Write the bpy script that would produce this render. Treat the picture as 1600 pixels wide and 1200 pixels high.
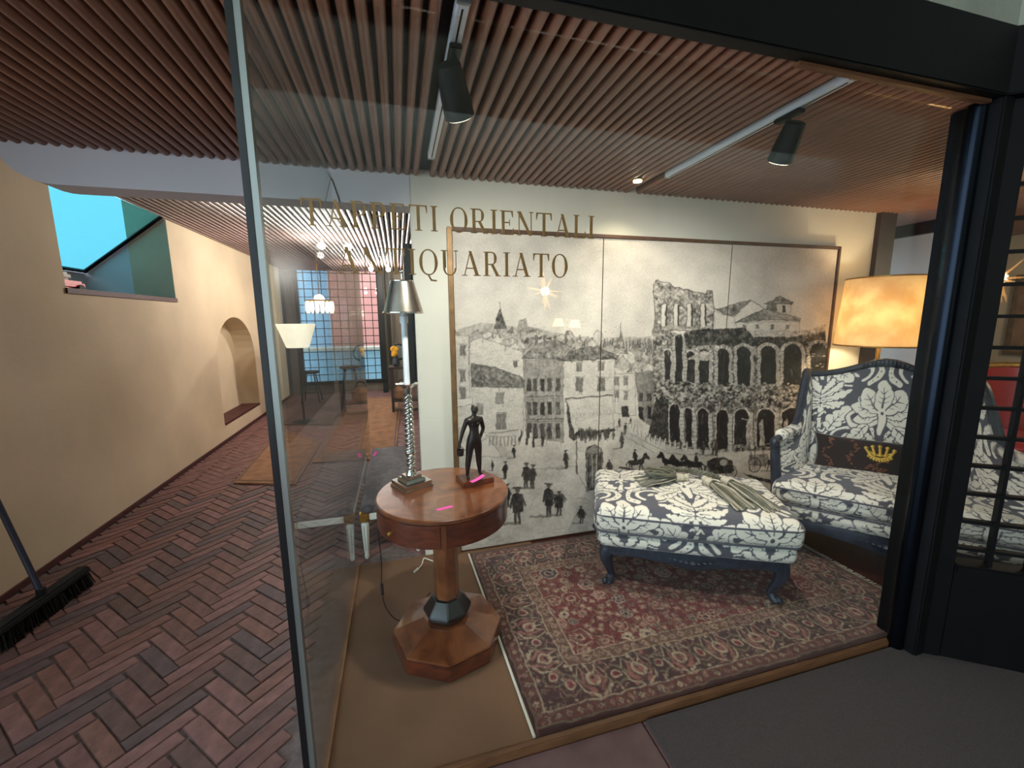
import bpy, bmesh, math, random
import numpy as np
from mathutils import Vector, Matrix
random.seed(7); rng = np.random.default_rng(7)
SC = bpy.context.scene; COL = SC.collection
PI = math.pi
for o in list(bpy.data.objects): bpy.data.objects.remove(o)

# ------------------------------------------------------------------ camera
EYE = np.array([0.0, 0.0, 1.5]); YAW, PITCH, ROLL, FPX = math.radians(15.326), math.radians(8.962), math.radians(-0.468), 640.72
_fw = np.array([math.sin(YAW)*math.cos(PITCH), math.cos(YAW)*math.cos(PITCH), -math.sin(PITCH)])
_r = np.array([math.cos(YAW), -math.sin(YAW), 0.0]); _u = np.cross(_r, _fw)
RT = math.cos(ROLL)*_r + math.sin(ROLL)*_u; UP = -math.sin(ROLL)*_r + math.cos(ROLL)*_u
cam = bpy.data.cameras.new('camera'); camo = bpy.data.objects.new('camera', cam); COL.objects.link(camo)
cam.lens = FPX/1600*36; cam.sensor_width = 36; cam.sensor_fit = 'HORIZONTAL'; cam.clip_start = 0.02
camo.matrix_world = Matrix(((RT[0], UP[0], -_fw[0], 0), (RT[1], UP[1], -_fw[1], 0), (RT[2], UP[2], -_fw[2], 1.5), (0, 0, 0, 1)))
SC.camera = camo

# ------------------------------------------------------------------ world, exposure
world = bpy.data.worlds.new('sky'); SC.world = world; world.use_nodes = True
bg = world.node_tree.nodes['Background']; bg.inputs[0].default_value = (0.68, 0.84, 1.0, 1); bg.inputs[1].default_value = 2.2
vs = SC.view_settings; vs.view_transform = 'Standard'; vs.look = 'None'; vs.gamma = 1; vs.use_curve_mapping = False
vs.exposure = 1.0

# ------------------------------------------------------------------ helpers
def link(o, parent=None):
    COL.objects.link(o)
    if parent is not None: o.parent = parent
    return o
def tag(o, label=None, cat=None, group=None, kind=None):
    if label: o['label'] = label
    if cat: o['category'] = cat
    if group: o['group'] = group
    if kind: o['kind'] = kind
    return o
def thing(name, label, cat, loc=(0, 0, 0), rz=0, group=None):
    o = bpy.data.objects.new(name, None); o.location = loc; o.rotation_euler = (0, 0, rz); o.empty_display_size = .1
    link(o); return tag(o, label, cat, group)
def mesh_from(name, V, F, smooth=False):
    me = bpy.data.meshes.new(name)
    V = np.asarray(V, dtype=np.float32)
    if isinstance(F, np.ndarray):
        n, k = F.shape
        me.vertices.add(len(V)); me.vertices.foreach_set('co', V.ravel())
        me.loops.add(n*k); me.loops.foreach_set('vertex_index', F.astype(np.int32).ravel())
        me.polygons.add(n); me.polygons.foreach_set('loop_start', np.arange(0, n*k, k, dtype=np.int32))
        me.update(calc_edges=True)
    else:
        me.from_pydata([tuple(map(float, v)) for v in V], [], F); me.update()
    if smooth: me.polygons.foreach_set('use_smooth', np.ones(len(me.polygons), dtype=bool))
    me.validate()
    return me
def vcol(me, C):
    a = me.color_attributes.new('col', 'FLOAT_COLOR', 'POINT')
    C = np.asarray(C, dtype=np.float32); C4 = np.ones((len(C), 4), dtype=np.float32); C4[:, :3] = C
    a.data.foreach_set('color', C4.ravel())
class MB:
    """collects shapes of ONE object"""
    def __init__(s): s.V = []; s.F = []
    def add(s, V, F):
        n = len(s.V); s.V += [tuple(map(float, v)) for v in V]; s.F += [tuple(i+n for i in f) for f in F]; return s
    def box(s, x0, x1, y0, y1, z0, z1):
        V = [(x, y, z) for z in (z0, z1) for y in (y0, y1) for x in (x0, x1)]
        return s.add(V, [(0, 2, 3, 1), (4, 5, 7, 6), (0, 1, 5, 4), (2, 6, 7, 3), (0, 4, 6, 2), (1, 3, 7, 5)])
    def prism(s, pts, z0, z1, scale_top=1.0, c=(0, 0)):
        n = len(pts); V = [(x, y, z0) for x, y in pts]+[(c[0]+(x-c[0])*scale_top, c[1]+(y-c[1])*scale_top, z1) for x, y in pts]
        return s.add(V, [tuple(range(n))[::-1], tuple(range(n, 2*n))]+[(i, (i+1) % n, n+(i+1) % n, n+i) for i in range(n)])
    def lathe(s, prof, n=32, c=(0, 0), ph=0, cap=True):
        V = []; F = []
        for r, z in prof:
            for k in range(n):
                a = ph+2*PI*k/n; V.append((c[0]+r*math.cos(a), c[1]+r*math.sin(a), z))
        for i in range(len(prof)-1):
            for k in range(n): F.append((i*n+k, i*n+(k+1) % n, (i+1)*n+(k+1) % n, (i+1)*n+k))
        if cap:
            F.append(tuple(range(n))[::-1]); m = (len(prof)-1)*n; F.append(tuple(range(m, m+n)))
        return s.add(V, F)
    def tube(s, pts, r, n=8, cap=True, flat=1.0, upv=(0, 0, 1)):
        P = [Vector(p) for p in pts]; m = len(P); rr = r if hasattr(r, '__len__') else [r]*m
        V = []; F = []; N = None
        for i in range(m):
            t = (P[min(i+1, m-1)]-P[max(i-1, 0)]).normalized()
            if N is None:
                ref = Vector(upv)
                if abs(t.dot(ref)) > .95: ref = Vector((1, 0, 0))
                N = (ref-t*ref.dot(t)).normalized()
            else: N = (N-t*N.dot(t)).normalized()
            B = t.cross(N)
            for k in range(n):
                a = 2*PI*k/n; V.append(P[i]+(N*math.cos(a)*flat+B*math.sin(a))*rr[i])
        for i in range(m-1):
            for k in range(n): F.append((i*n+k, i*n+(k+1) % n, (i+1)*n+(k+1) % n, (i+1)*n+k))
        if cap: F.append(tuple(range(n))[::-1]); F.append(tuple(range((m-1)*n, m*n)))
        return s.add(V, F)
    def ball(s, c, r, nu=14, nv=9, sc=(1, 1, 1)):
        V = [(c[0], c[1], c[2]-r*sc[2])]; F = []
        for j in range(1, nv):
            ph = -PI/2+PI*j/nv
            for i in range(nu):
                a = 2*PI*i/nu; V.append((c[0]+r*sc[0]*math.cos(ph)*math.cos(a), c[1]+r*sc[1]*math.cos(ph)*math.sin(a), c[2]+r*sc[2]*math.sin(ph)))
        V.append((c[0], c[1], c[2]+r*sc[2])); L = len(V)-1
        for i in range(nu):
            F.append((0, 1+(i+1) % nu, 1+i)); F.append((L, L-nu+i, L-nu+(i+1) % nu))
        for j in range(nv-2):
            for i in range(nu): a = 1+j*nu; F.append((a+i, a+(i+1) % nu, a+nu+(i+1) % nu, a+nu+i))
        return s.add(V, F)
    def build(s, name, m, parent=None, smooth=False, bevel=0, auto=None):
        me = mesh_from(name, s.V, s.F)
        bm = bmesh.new(); bm.from_mesh(me)
        if bevel:
            ed = [e for e in bm.edges if len(e.link_faces) == 2 and e.calc_face_angle(0) > .5]
            bmesh.ops.bevel(bm, geom=ed, offset=bevel, segments=2, affect='EDGES', clamp_overlap=True)
        bmesh.ops.recalc_face_normals(bm, faces=bm.faces)
        ang = auto if auto else .6
        for f in bm.faces: f.smooth = smooth
        if smooth:
            for e in bm.edges: e.smooth = not (len(e.link_faces) == 2 and e.calc_face_angle(0) > ang)
        bm.to_mesh(me); bm.free()
        me.materials.append(m)
        return link(bpy.data.objects.new(name, me), parent)
def box(name, m, b, parent=None, bevel=0): return MB().box(*b).build(name, m, parent, bevel=bevel)
def struct(o): return tag(o, kind='structure')
def obj(name, me, m, parent=None):
    me.materials.append(m); return link(bpy.data.objects.new(name, me), parent)
def copy_part(o, parent, loc=None, rot=None):
    c = o.copy(); COL.objects.link(c); c.parent = parent
    if loc is not None: c.location = loc
    if rot is not None: c.rotation_euler = rot
    return c
def spline(pts, n=10):
    """Catmull-Rom through the points"""
    P = [np.array(p, float) for p in pts]; P = [2*P[0]-P[1]]+P+[2*P[-1]-P[-2]]; out = []
    for i in range(1, len(P)-2):
        for k in range(n):
            t = k/n; a, b, c, d = P[i-1:i+3]
            out.append(.5*((2*b)+(-a+c)*t+(2*a-5*b+4*c-d)*t*t+(-a+3*b-3*c+d)*t**3))
    out.append(P[-2]); return out

# ------------------------------------------------------------------ materials
def nt(name):
    m = bpy.data.materials.new(name); m.use_nodes = True; t = m.node_tree; return m, t, t.nodes['Principled BSDF']
def lin(c): return tuple((v/12.92 if v <= .04045 else ((v+.055)/1.055)**2.4) for v in c[:3])
def mat(name, col, rough=.5, metal=0, var=0, vscale=8, bump=0, bscale=60, coat=0, coatr=.1, emit=None, estr=0, stretch=(1, 1, 1), spec=.5, sheen=0, trans=0, alpha=1, col2=None, detail=6, distort=0):
    m, t, b = nt(name); N = t.nodes; L = t.links
    c = lin(col); b.inputs['Base Color'].default_value = (*c, 1); b.inputs['Roughness'].default_value = rough; b.inputs['Metallic'].default_value = metal
    b.inputs['Coat Weight'].default_value = coat; b.inputs['Coat Roughness'].default_value = coatr; b.inputs['Specular IOR Level'].default_value = spec
    b.inputs['Sheen Weight'].default_value = sheen; b.inputs['Transmission Weight'].default_value = trans
    if emit: b.inputs['Emission Color'].default_value = (*lin(emit), 1); b.inputs['Emission Strength'].default_value = estr
    if var or bump:
        tc = N.new('ShaderNodeTexCoord'); mp = N.new('ShaderNodeMapping'); mp.inputs['Scale'].default_value = stretch; L.new(tc.outputs['Object'], mp.inputs[0])
    if var:
        n = N.new('ShaderNodeTexNoise'); n.inputs['Scale'].default_value = vscale; n.inputs['Detail'].default_value = detail; n.inputs['Distortion'].default_value = distort; L.new(mp.outputs[0], n.inputs[0])
        r = N.new('ShaderNodeValToRGB'); r.color_ramp.elements[0].position = .32; r.color_ramp.elements[1].position = .68
        c2 = lin(col2) if col2 else tuple(max(0, v*(1-var)) for v in c); c3 = c if col2 else tuple(min(1, v*(1+var*.6)) for v in c)
        r.color_ramp.elements[0].color = (*c2, 1); r.color_ramp.elements[1].color = (*c3, 1)
        L.new(n.outputs[0], r.inputs[0]); L.new(r.outputs[0], b.inputs['Base Color'])
    if bump:
        n2 = N.new('ShaderNodeTexNoise'); n2.inputs['Scale'].default_value = bscale; n2.inputs['Detail'].default_value = 4; L.new(mp.outputs[0], n2.inputs[0])
        bp = N.new('ShaderNodeBump'); bp.inputs['Strength'].default_value = bump; bp.inputs['Distance'].default_value = .01
        L.new(n2.outputs[0], bp.inputs['Height']); L.new(bp.outputs[0], b.inputs['Normal'])
    return m
def vmat(name, rough=.7, bump=.2, bscale=200, sheen=0, spec=.3, coat=0):
    m = mat(name, (.5, .5, .5), rough, bump=bump, bscale=bscale, sheen=sheen, spec=spec, coat=coat); t = m.node_tree
    a = t.nodes.new('ShaderNodeAttribute'); a.attribute_name = 'col'; t.links.new(a.outputs['Color'], t.nodes['Principled BSDF'].inputs['Base Color']); return m
def glass_pane(name, tint=(1, 1, 1), f0=.04, rough=0.0):
    """thin sheet glass: see-through with a mirror share that grows at grazing angles"""
    m = bpy.data.materials.new(name); m.use_nodes = True; t = m.node_tree; N = t.nodes; L = t.links; N.remove(N['Principled BSDF'])
    lw = N.new('ShaderNodeLayerWeight'); lw.inputs[0].default_value = .5
    pw = N.new('ShaderNodeMath'); pw.operation = 'POWER'; pw.inputs[1].default_value = 5; L.new(lw.outputs['Facing'], pw.inputs[0])
    ma = N.new('ShaderNodeMath'); ma.operation = 'MULTIPLY_ADD'; ma.inputs[1].default_value = 1-f0; ma.inputs[2].default_value = f0; L.new(pw.outputs[0], ma.inputs[0])
    tr = N.new('ShaderNodeBsdfTransparent'); tr.inputs[0].default_value = (*tint, 1); gl = N.new('ShaderNodeBsdfGlossy'); gl.inputs['Roughness'].default_value = rough
    mx = N.new('ShaderNodeMixShader'); L.new(ma.outputs[0], mx.inputs[0]); L.new(tr.outputs[0], mx.inputs[1]); L.new(gl.outputs[0], mx.inputs[2]); L.new(mx.outputs[0], N['Material Output'].inputs[0])
    return m
M = {}
M['plaster'] = mat('cream plaster', (.83, .76, .64), .9, var=.16, vscale=1.1, bump=.12, bscale=25)
M['plaster_light'] = mat('pale plaster', (.86, .84, .78), .9, var=.07, vscale=2, bump=.1, bscale=25)
M['beam_white'] = mat('white plaster', (.84, .83, .84), .9, var=.05, vscale=2, bump=.08, bscale=20)
M['panel_white'] = mat('white panel', (.85, .82, .79), .8, var=.05, vscale=2)
M['slat'] = mat('brown stained slat', (.54, .37, .29), .42, var=.3, vscale=5, stretch=(8, .6, 8), bump=.05, bscale=60)
M['slat_grey'] = mat('satin grey brown slat', (.60, .50, .48), .32, var=.25, vscale=5, stretch=(8, .6, 8))
M['ceiling_dark'] = mat('dark ceiling board', (.10, .07, .06), .9, var=.3, vscale=5)
M['brick'] = [mat('terracotta brick %s' % n, c, .62, var=.35, vscale=14, bump=.35, bscale=45) for n, c in
              (('red', (.47, .33, .31)), ('rose', (.53, .38, .36)), ('brown', (.41, .31, .29)), ('grey', (.38, .31, .31)), ('orange', (.50, .35, .31)))]
M['grout'] = mat('grey mortar', (.44, .39, .38), .95, var=.3, vscale=30, bump=.3, bscale=80)
M['carpet'] = mat('brown carpet', (.46, .34, .25), .95, var=.12, vscale=3, bump=.25, bscale=400)
M['floor_wood'] = mat('dark red floor', (.24, .10, .07), .5, var=.3, vscale=6)
M['oak'] = mat('wood nosing', (.45, .30, .19), .5, var=.3, vscale=8, stretch=(1, 6, 6))
M['black'] = mat('black painted metal', (.035, .037, .042), .55, var=.3, vscale=10, bump=.05, bscale=60, spec=.25)
M['steel_dark'] = mat('dark blue steel', (.10, .125, .16), .25, metal=.9)
M['steel'] = mat('brushed steel edge', (.66, .68, .66), .3, metal=.8)
M['white_metal'] = mat('white enamel', (.86, .88, .90), .35)
M['glass'] = glass_pane('shop window glass', (.97, .99, .98))
M['skyglass'] = glass_pane('blue tinted skylight glass', (.26, .51, .54), .06)
M['gold_letter'] = mat('gilt lettering', (.60, .46, .26), .45, metal=.3, var=.2, vscale=40)
M['stone'] = mat('grey green stone', (.62, .63, .56), .9, var=.15, vscale=4, bump=.3, bscale=30)
M['tile'] = mat('red stone tile', (.46, .34, .33), .55, var=.3, vscale=6, bump=.1, bscale=20)
M['mat'] = mat('charcoal door mat', (.34, .30, .29), .98, var=.25, vscale=300, bump=.6, bscale=500)
M['burl'] = mat('walnut burl veneer', (.55, .32, .17), .3, var=.6, vscale=7, coat=.8, coatr=.06, col2=(.36, .17, .07), distort=1.5, bump=.06, bscale=6)
M['burl_dark'] = mat('mahogany veneer', (.45, .20, .10), .3, var=.6, vscale=9, coat=.7, coatr=.08, col2=(.28, .11, .05), distort=1.2, stretch=(1, 1, 3))
M['ebony'] = mat('ebonised wood', (.06, .06, .07), .28, coat=.5)
M['silver'] = mat('polished silver', (.86, .86, .85), .12, metal=1, var=.08, vscale=30)
M['pewter'] = mat('brushed silver shade', (.70, .66, .62), .3, metal=1, var=.2, vscale=60, stretch=(1, 1, .1))
M['wax'] = mat('white wax', (.88, .90, .93), .35, spec=.5)
M['bronze'] = mat('dark bronze', (.17, .15, .14), .38, metal=.6, var=.3, vscale=25)
M['pink'] = mat('neon pink paper', (1.0, .36, .72), .8)
M['slate_wood'] = mat('slate blue painted wood', (.18, .20, .25), .42, var=.4, vscale=25, bump=.2, bscale=40)
M['piping'] = mat('grey piping', (.34, .34, .38), .8)
M['print'] = vmat('printed panel', .55, bump=.03, bscale=60)
M['damask'] = vmat('damask fabric', .75, bump=.12, bscale=500, sheen=.3)
M['rug'] = vmat('knotted wool rug', .95, bump=.5, bscale=350, sheen=.2)
M['frame_gold'] = mat('antique gilt frame', (.52, .40, .26), .45, metal=.5, var=.3, vscale=20)
M['frame_brown'] = mat('brown wooden frame', (.36, .24, .16), .5, var=.3, vscale=20)
M['dark_wood'] = mat('dark wood', (.20, .11, .08), .45, var=.3, vscale=10)
M['tassel'] = mat('grey green silk strand', (.37, .36, .29), .5, var=.4, vscale=30, sheen=.3)
M['tassel_light'] = mat('cream silk strand', (.74, .70, .62), .5, sheen=.3)
M['velvet'] = mat('dark brown velvet', (.14, .085, .07), .9, var=.5, vscale=18, sheen=.4, col2=(.07, .05, .05))
M['gold_thread'] = mat('gold embroidery', (.80, .66, .30), .4, metal=.5, bump=.3, bscale=200)
M['copper_thread'] = mat('copper embroidery', (.42, .26, .18), .6, bump=.3, bscale=200)
M['white_gold_wood'] = mat('white lacquered wood', (.84, .84, .80), .4)
M['gilt'] = mat('gilt carving', (.70, .52, .22), .35, metal=.8, var=.3, vscale=40)
M['grey_damask'] = vmat('grey damask upholstery', .7, bump=.1, bscale=400, sheen=.2)
M['cord_brown'] = mat('brown cord', (.16, .10, .08), .6)
M['cord_white'] = mat('white cord', (.86, .85, .80), .5)
M['red_leather'] = mat('red leather', (.62, .10, .09), .3, coat=.3)
M['tan_rug'] = mat('tan rug wool', (.58, .42, .30), .95, var=.3, vscale=9, bump=.3, bscale=300)
M['mauve_rug'] = mat('mauve rug wool', (.36, .27, .25), .95, var=.4, vscale=12, bump=.3, bscale=300)
M['pink_wall'] = mat('pink house plaster', (.86, .56, .52), .9, var=.08, vscale=2)
M['blue_panel'] = mat('pale blue panel', (.64, .83, .95), .6)
M['grey_curtain'] = mat('grey brown drape', (.45, .41, .36), .9, var=.3, vscale=6, stretch=(8, 1, .2))
M['yellow'] = mat('yellow petal', (.95, .70, .08), .7, var=.2, vscale=60)
M['leaf'] = mat('green leaf', (.22, .32, .12), .6)
M['broom'] = mat('black bristle', (.05, .055, .05), .9, var=.4, vscale=60, bump=.6, bscale=150)
M['navy'] = mat('navy painted pole', (.13, .13, .22), .4)
M['red_plastic'] = mat('red plastic', (.85, .12, .13), .35)
M['brown_sill'] = mat('red brown sill', (.30, .14, .13), .6, var=.2, vscale=10)
M['off_white'] = mat('off white', (.82, .80, .74), .7)
def shade_mat(name, col, e, st):
    m = mat(name, col, .8, emit=e, estr=st, var=.1, vscale=12); return m
M['bulb'] = mat('lit bulb', (1, .95, .85), .4, emit=(1, .93, .80), estr=14)

# ------------------------------------------------------------------ drawing on arrays (flat print, woven pattern)
class Canvas:
    def __init__(s, x0, x1, y0, y1, k, base=1.0, ch=None):
        s.x0, s.y0, s.k = x0, y0, k; s.W = int((x1-x0)*k); s.H = int((y1-y0)*k)
        s.a = np.full((s.H, s.W), base, np.float32) if ch is None else np.tile(np.array(base, np.float32), (s.H, s.W, 1))
    def _win(s, x0, x1, y0, y1):
        i0 = max(0, int((x0-s.x0)*s.k)-1); i1 = min(s.W, int((x1-s.x0)*s.k)+2); j0 = max(0, int((y0-s.y0)*s.k)-1); j1 = min(s.H, int((y1-s.y0)*s.k)+2)
        if i1 <= i0 or j1 <= j0: return None
        X, Y = np.meshgrid((np.arange(i0, i1)+.5)/s.k+s.x0, (np.arange(j0, j1)+.5)/s.k+s.y0)
        return slice(j0, j1), slice(i0, i1), X, Y
    def mask(s, pts):
        P = np.array(pts, float); w = s._win(P[:, 0].min(), P[:, 0].max(), P[:, 1].min(), P[:, 1].max())
        if w is None: return None
        J, I, X, Y = w; ins = np.zeros(X.shape, bool)
        for (xa, ya), (xb, yb) in zip(P, np.roll(P, -1, 0)):
            if ya == yb: continue
            c = ((ya > Y) != (yb > Y)) & (X < (xb-xa)*(Y-ya)/(yb-ya)+xa); ins ^= c
        return J, I, ins, X, Y
    def poly(s, pts, v, al=1.0, tex=None):
        w = s.mask(pts)
        if w is None: return s
        J, I, m, X, Y = w; A = s.a[J, I]; v = np.array(v, np.float32)
        if tex is not None:
            t = tex[J, I]; vv = v+t if s.a.ndim == 2 else v*(1+t[..., None])
            A[m] = A[m]*(1-al)+vv[m]*al
        else: A[m] = A[m]*(1-al)+v*al
        return s
    def stroke(s, pts, w0, v, w1=None, al=1.0):
        P = np.array(pts, float); n = len(P); w1 = w0 if w1 is None else w1; v = np.array(v, np.float32)
        for i in range(n-1):
            a, b = P[i], P[i+1]; ra = (w0+(w1-w0)*i/max(1, n-1))/2; rb = (w0+(w1-w0)*(i+1)/max(1, n-1))/2; r = max(ra, rb)
            w = s._win(min(a[0], b[0])-r, max(a[0], b[0])+r, min(a[1], b[1])-r, max(a[1], b[1])+r)
            if w is None: continue
            J, I, X, Y = w; d = b-a; L2 = max(1e-12, d@d); t = np.clip(((X-a[0])*d[0]+(Y-a[1])*d[1])/L2, 0, 1)
            D = np.hypot(X-a[0]-t*d[0], Y-a[1]-t*d[1]); c = np.clip((ra+(rb-ra)*t-D)*s.k+.5, 0, 1)*al
            A = s.a[J, I]
            if s.a.ndim == 2: A[...] = A*(1-c)+v*c
            else: A[...] = A*(1-c[..., None])+v*c[..., None]
        return s
    def disc(s, x, y, rx, v, ry=None, al=1.0):
        ry = ry or rx; w = s._win(x-rx, x+rx, y-ry, y+ry)
        if w is None: return s
        J, I, X, Y = w; c = np.clip((1-np.hypot((X-x)/rx, (Y-y)/ry))*min(rx, ry)*s.k+.5, 0, 1)*al; A = s.a[J, I]; v = np.array(v, np.float32)
        A[...] = A*(1-c)+v*c if s.a.ndim == 2 else A*(1-c[..., None])+v*c[..., None]
        return s
    def noise(s, cell, seed):
        """value noise with cells of the given size"""
        r = np.random.default_rng(seed); gw = int(s.W/(cell*s.k))+3; gh = int(s.H/(cell*s.k))+3; g = r.random((gh, gw)).astype(np.float32)
        return bil(g, np.arange(s.W)/(cell*s.k), np.arange(s.H)/(cell*s.k), True)
    def sample(s, x, y):
        return bil(s.a, (np.asarray(x)-s.x0)*s.k-.5, (np.asarray(y)-s.y0)*s.k-.5)
def bil(g, x, y, grid=False):
    if grid: x, y = np.meshgrid(x, y)
    x = np.clip(x, 0, g.shape[1]-1.001); y = np.clip(y, 0, g.shape[0]-1.001); i = x.astype(int); j = y.astype(int); fx = x-i; fy = y-j
    i2 = np.minimum(i+1, g.shape[1]-1); j2 = np.minimum(j+1, g.shape[0]-1)
    if g.ndim == 3: fx = fx[..., None]; fy = fy[..., None]
    return g[j, i]*(1-fx)*(1-fy)+g[j, i2]*fx*(1-fy)+g[j2, i]*(1-fx)*fy+g[j2, i2]*fx*fy

def draw_town():
    """sepia print of an old square: houses left, ruined arcades right, people and carts in front"""
    c = Canvas(690, 1320, 350, 880, 2.0, .86)
    n1 = c.noise(46, 1); n2 = c.noise(14, 2); n3 = c.noise(3.0, 3); n4 = c.noise(1.2, 4); n5 = c.noise(5.5, 5)
    c.a += (n1-.5)*.16+(n2-.5)*.06
    R = random.Random(3)
    def z6(*p): return [(690+x*.4418, 340+y*.4417) for x, y in p]
    def z7(*p): return [(900+x/3, 360+y/3) for x, y in p]
    stone = (n3-.5)*.55+(n4-.5)*.35+(n5-.5)*.3; rough = (n3-.5)*.22+(n5-.5)*.14; soft = (n5-.5)*.1+(n4-.5)*.08
    def line(p, w=.7, v=.2, al=.9): c.stroke(p, w, v, al=al)
    def outline(p, w=.7, v=.25, al=.8): c.stroke(list(p)+[p[0]], w, v, al=al)
    def win(x, y, w, h, v=.3, sh=True):
        c.poly([(x-w/2, y-h/2), (x+w/2, y-h/2), (x+w/2, y+h/2), (x-w/2, y+h/2)], v, tex=soft); outline([(x-w/2, y-h/2), (x+w/2, y-h/2), (x+w/2, y+h/2), (x-w/2, y+h/2)], .6, .3)
        if sh: line([(x, y-h/2), (x, y+h/2)], .7, .62); line([(x-w/2-1.5, y-h/2-1.5), (x+w/2+1.5, y-h/2-1.5)], 1, .35)
    def house(p, v, tex=soft): c.poly(p, v, tex=tex); outline(p, .8, .3, .7)
    def roof(p, v=.42, n=30):
        c.poly(p, v, tex=rough*1.6); P = np.array(p); x0, x1, y0, y1 = P[:, 0].min(), P[:, 0].max(), P[:, 1].min(), P[:, 1].max()
        for _ in range(n):
            x, y = R.uniform(x0, x1), R.uniform(y0, y1); w = c.mask(p)
            if w[2][min(w[2].shape[0]-1, int((y-y0)*2)), min(w[2].shape[1]-1, int((x-x0)*2))]: line([(x, y), (x+R.uniform(2, 6), y+R.uniform(.5, 2.5))], .7, R.choice((.15, .22, .75)), .8)
        outline(p, .9, .18)
    # far hills, towers, tree row
    c.poly(z6((60, 395), (130, 372), (230, 380), (300, 395), (400, 405), (480, 420), (600, 425), (747, 420), (747, 560), (60, 560)), .68, tex=rough)
    c.poly(z6((270, 380), (275, 360), (300, 355), (305, 385), (360, 395), (360, 410), (270, 405)), .6, tex=rough)
    for k in range(90):
        x = R.uniform(560, 760); y = R.uniform(425, 452); line(z6((x, y), (x+R.uniform(-2, 2), y+R.uniform(15, 40))), R.uniform(.5, 1.6), R.uniform(.15, .45))
    roof(z6((185, 392), (205, 320), (230, 392)), .3, 6); line(z6((205, 320), (205, 300)), .8, .2)
    line(z6((632, 425), (633, 372)), 1.0, .25); c.poly(z6((622, 440), (633, 395), (645, 440)), .4, tex=rough)
    # jumble of roofs and chimneys
    for k in range(120):
        x = R.uniform(50, 745); y = R.uniform(400, 500) if x < 560 else R.uniform(450, 560); w = R.uniform(18, 60); h = R.uniform(8, 26)
        p = z6((x-w/2, y+h*.4), (x+R.uniform(-.2, .2)*w, y-h*.6), (x+w/2, y+h*.4), (x+w/2, y+h*1.6), (x-w/2, y+h*1.6))
        c.poly(p, R.uniform(.55, .88), tex=rough, al=.9); line(p[:3], .8, .25)
        if k % 2: c.poly(z6((x-w/2, y+h*.4), (x, y-h*.6), (x+w*.1, y+h*.5)), R.uniform(.25, .5), tex=rough)
        if k % 4 == 0: c.poly(z6((x, y-h), (x+5, y-h), (x+5, y), (x, y)), .4)
    # tall houses at the left
    house(z6((38, 415), (95, 420), (100, 640), (42, 640)), .80)
    for y in (470, 560, 620): win(*z6((75, y))[0], 9, 17, .38)
    house(z6((100, 440), (140, 425), (290, 475), (290, 590), (100, 520)), .86)
    win(*z6((262, 520))[0], 6, 9)
    house(z6((105, 590), (292, 600), (290, 775), (160, 775), (108, 700)), .82)
    roof(z6((105, 515), (190, 530), (275, 560), (300, 585), (298, 603), (200, 600), (105, 598)), .40, 90)
    win(*z6((205, 640))[0], 12, 16, .5); win(*z6((210, 722))[0], 15, 24, .42); win(*z6((135, 680))[0], 11, 16, .5)
    line(z6((165, 765), (280, 750)), 2.2, .5); line(z6((50, 672), (110, 662)), 1, .3)
    for x in range(52, 110, 6): line(z6((x, 672), (x, 705)), .5, .35)
    house(z6((290, 505), (432, 505), (432, 795), (300, 775)), .58, rough)
    for y, hh in ((592, 20), (675, 20), (755, 24)):
        for x in (310, 331, 357, 382, 412): win(*z6((x, y))[0], 6.5, hh, R.uniform(.14, .3), False)
    for y in (635, 715): line(z6((300, y), (432, y-4)), 1.6, .28); line(z6((300, y+9), (432, y+4)), .8, .3)
    house(z6((430, 500), (612, 492), (612, 650), (432, 650)), .84)
    roof(z6((405, 505), (470, 470), (525, 455), (560, 460), (622, 488), (618, 500), (440, 508)), .38, 50); roof(z6((285, 500), (330, 450), (400, 430), (470, 462), (430, 500)), .5, 40)
    for x in (487, 565): win(*z6((x, 590))[0], 11, 21, .38); win(*z6((x, 528))[0], 8, 12, .42)
    for x in (335, 365, 438, 400): c.poly(z6((x-5, 415), (x+6, 415), (x+6, 445), (x-5, 450)), .35, tex=rough)
    house(z6((612, 552), (686, 552), (686, 700), (612, 690)), .85)
    for x, y in ((620, 580), (652, 578), (620, 625), (652, 628)): win(*z6((x, y))[0], 6, 12, .45)
    c.poly(z6((636, 668), (662, 668), (662, 705), (640, 705)), .2, tex=rough)
    house(z6((686, 548), (752, 545), (752, 745), (700, 712)), .46, rough)
    for x in (706, 735): win(*z6((x, 635))[0], 7, 13, .2, False); c.poly(z6((x-8, 670), (x+7, 670), (x+7, 715), (x-8, 710)), .12)
    # the ground of the square
    g = [(700, 665)]+z6((160, 775), (300, 785), (435, 800), (520, 790), (610, 755), (640, 705), (690, 712), (720, 740))+[(1030, 690), (1060, 702), (1180, 706), (1310, 690), (1310, 880), (690, 880)]
    c.poly(g, .80, tex=(n2-.5)*.14+(n3-.5)*.12)
    for _ in range(260):
        x, y = R.uniform(705, 1250), R.uniform(705, 860); line([(x, y), (x+R.uniform(5, 16), y-R.uniform(-1, 2))], .6, R.choice((.55, .6, .92)), .7)
    for a, b in (((330, 890), (470, 880)), ((470, 880), (520, 975)), ((640, 770), (750, 830)), ((520, 1000), (480, 990))): line(z6(a, b), .8, .4)
    # awnings
    c.poly(z6((165, 778), (215, 848), (55, 838), (60, 800)), .86); outline(z6((165, 778), (215, 848), (55, 838)), .8, .35)
    for k in range(6): c.poly(z6((272+k*10, 748+k*3), (278+k*10, 750+k*3), (268+k*12, 790+k*5), (260+k*12, 788+k*5)), .15 if k % 2 else .9)
    for k in range(9): line(z6((170+k*13, 775), (170+k*13, 805)), 1.4, .35)
    c.poly(z6((440, 640), (455, 640), (480, 775), (468, 792), (450, 780)), .2, tex=rough)
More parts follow.
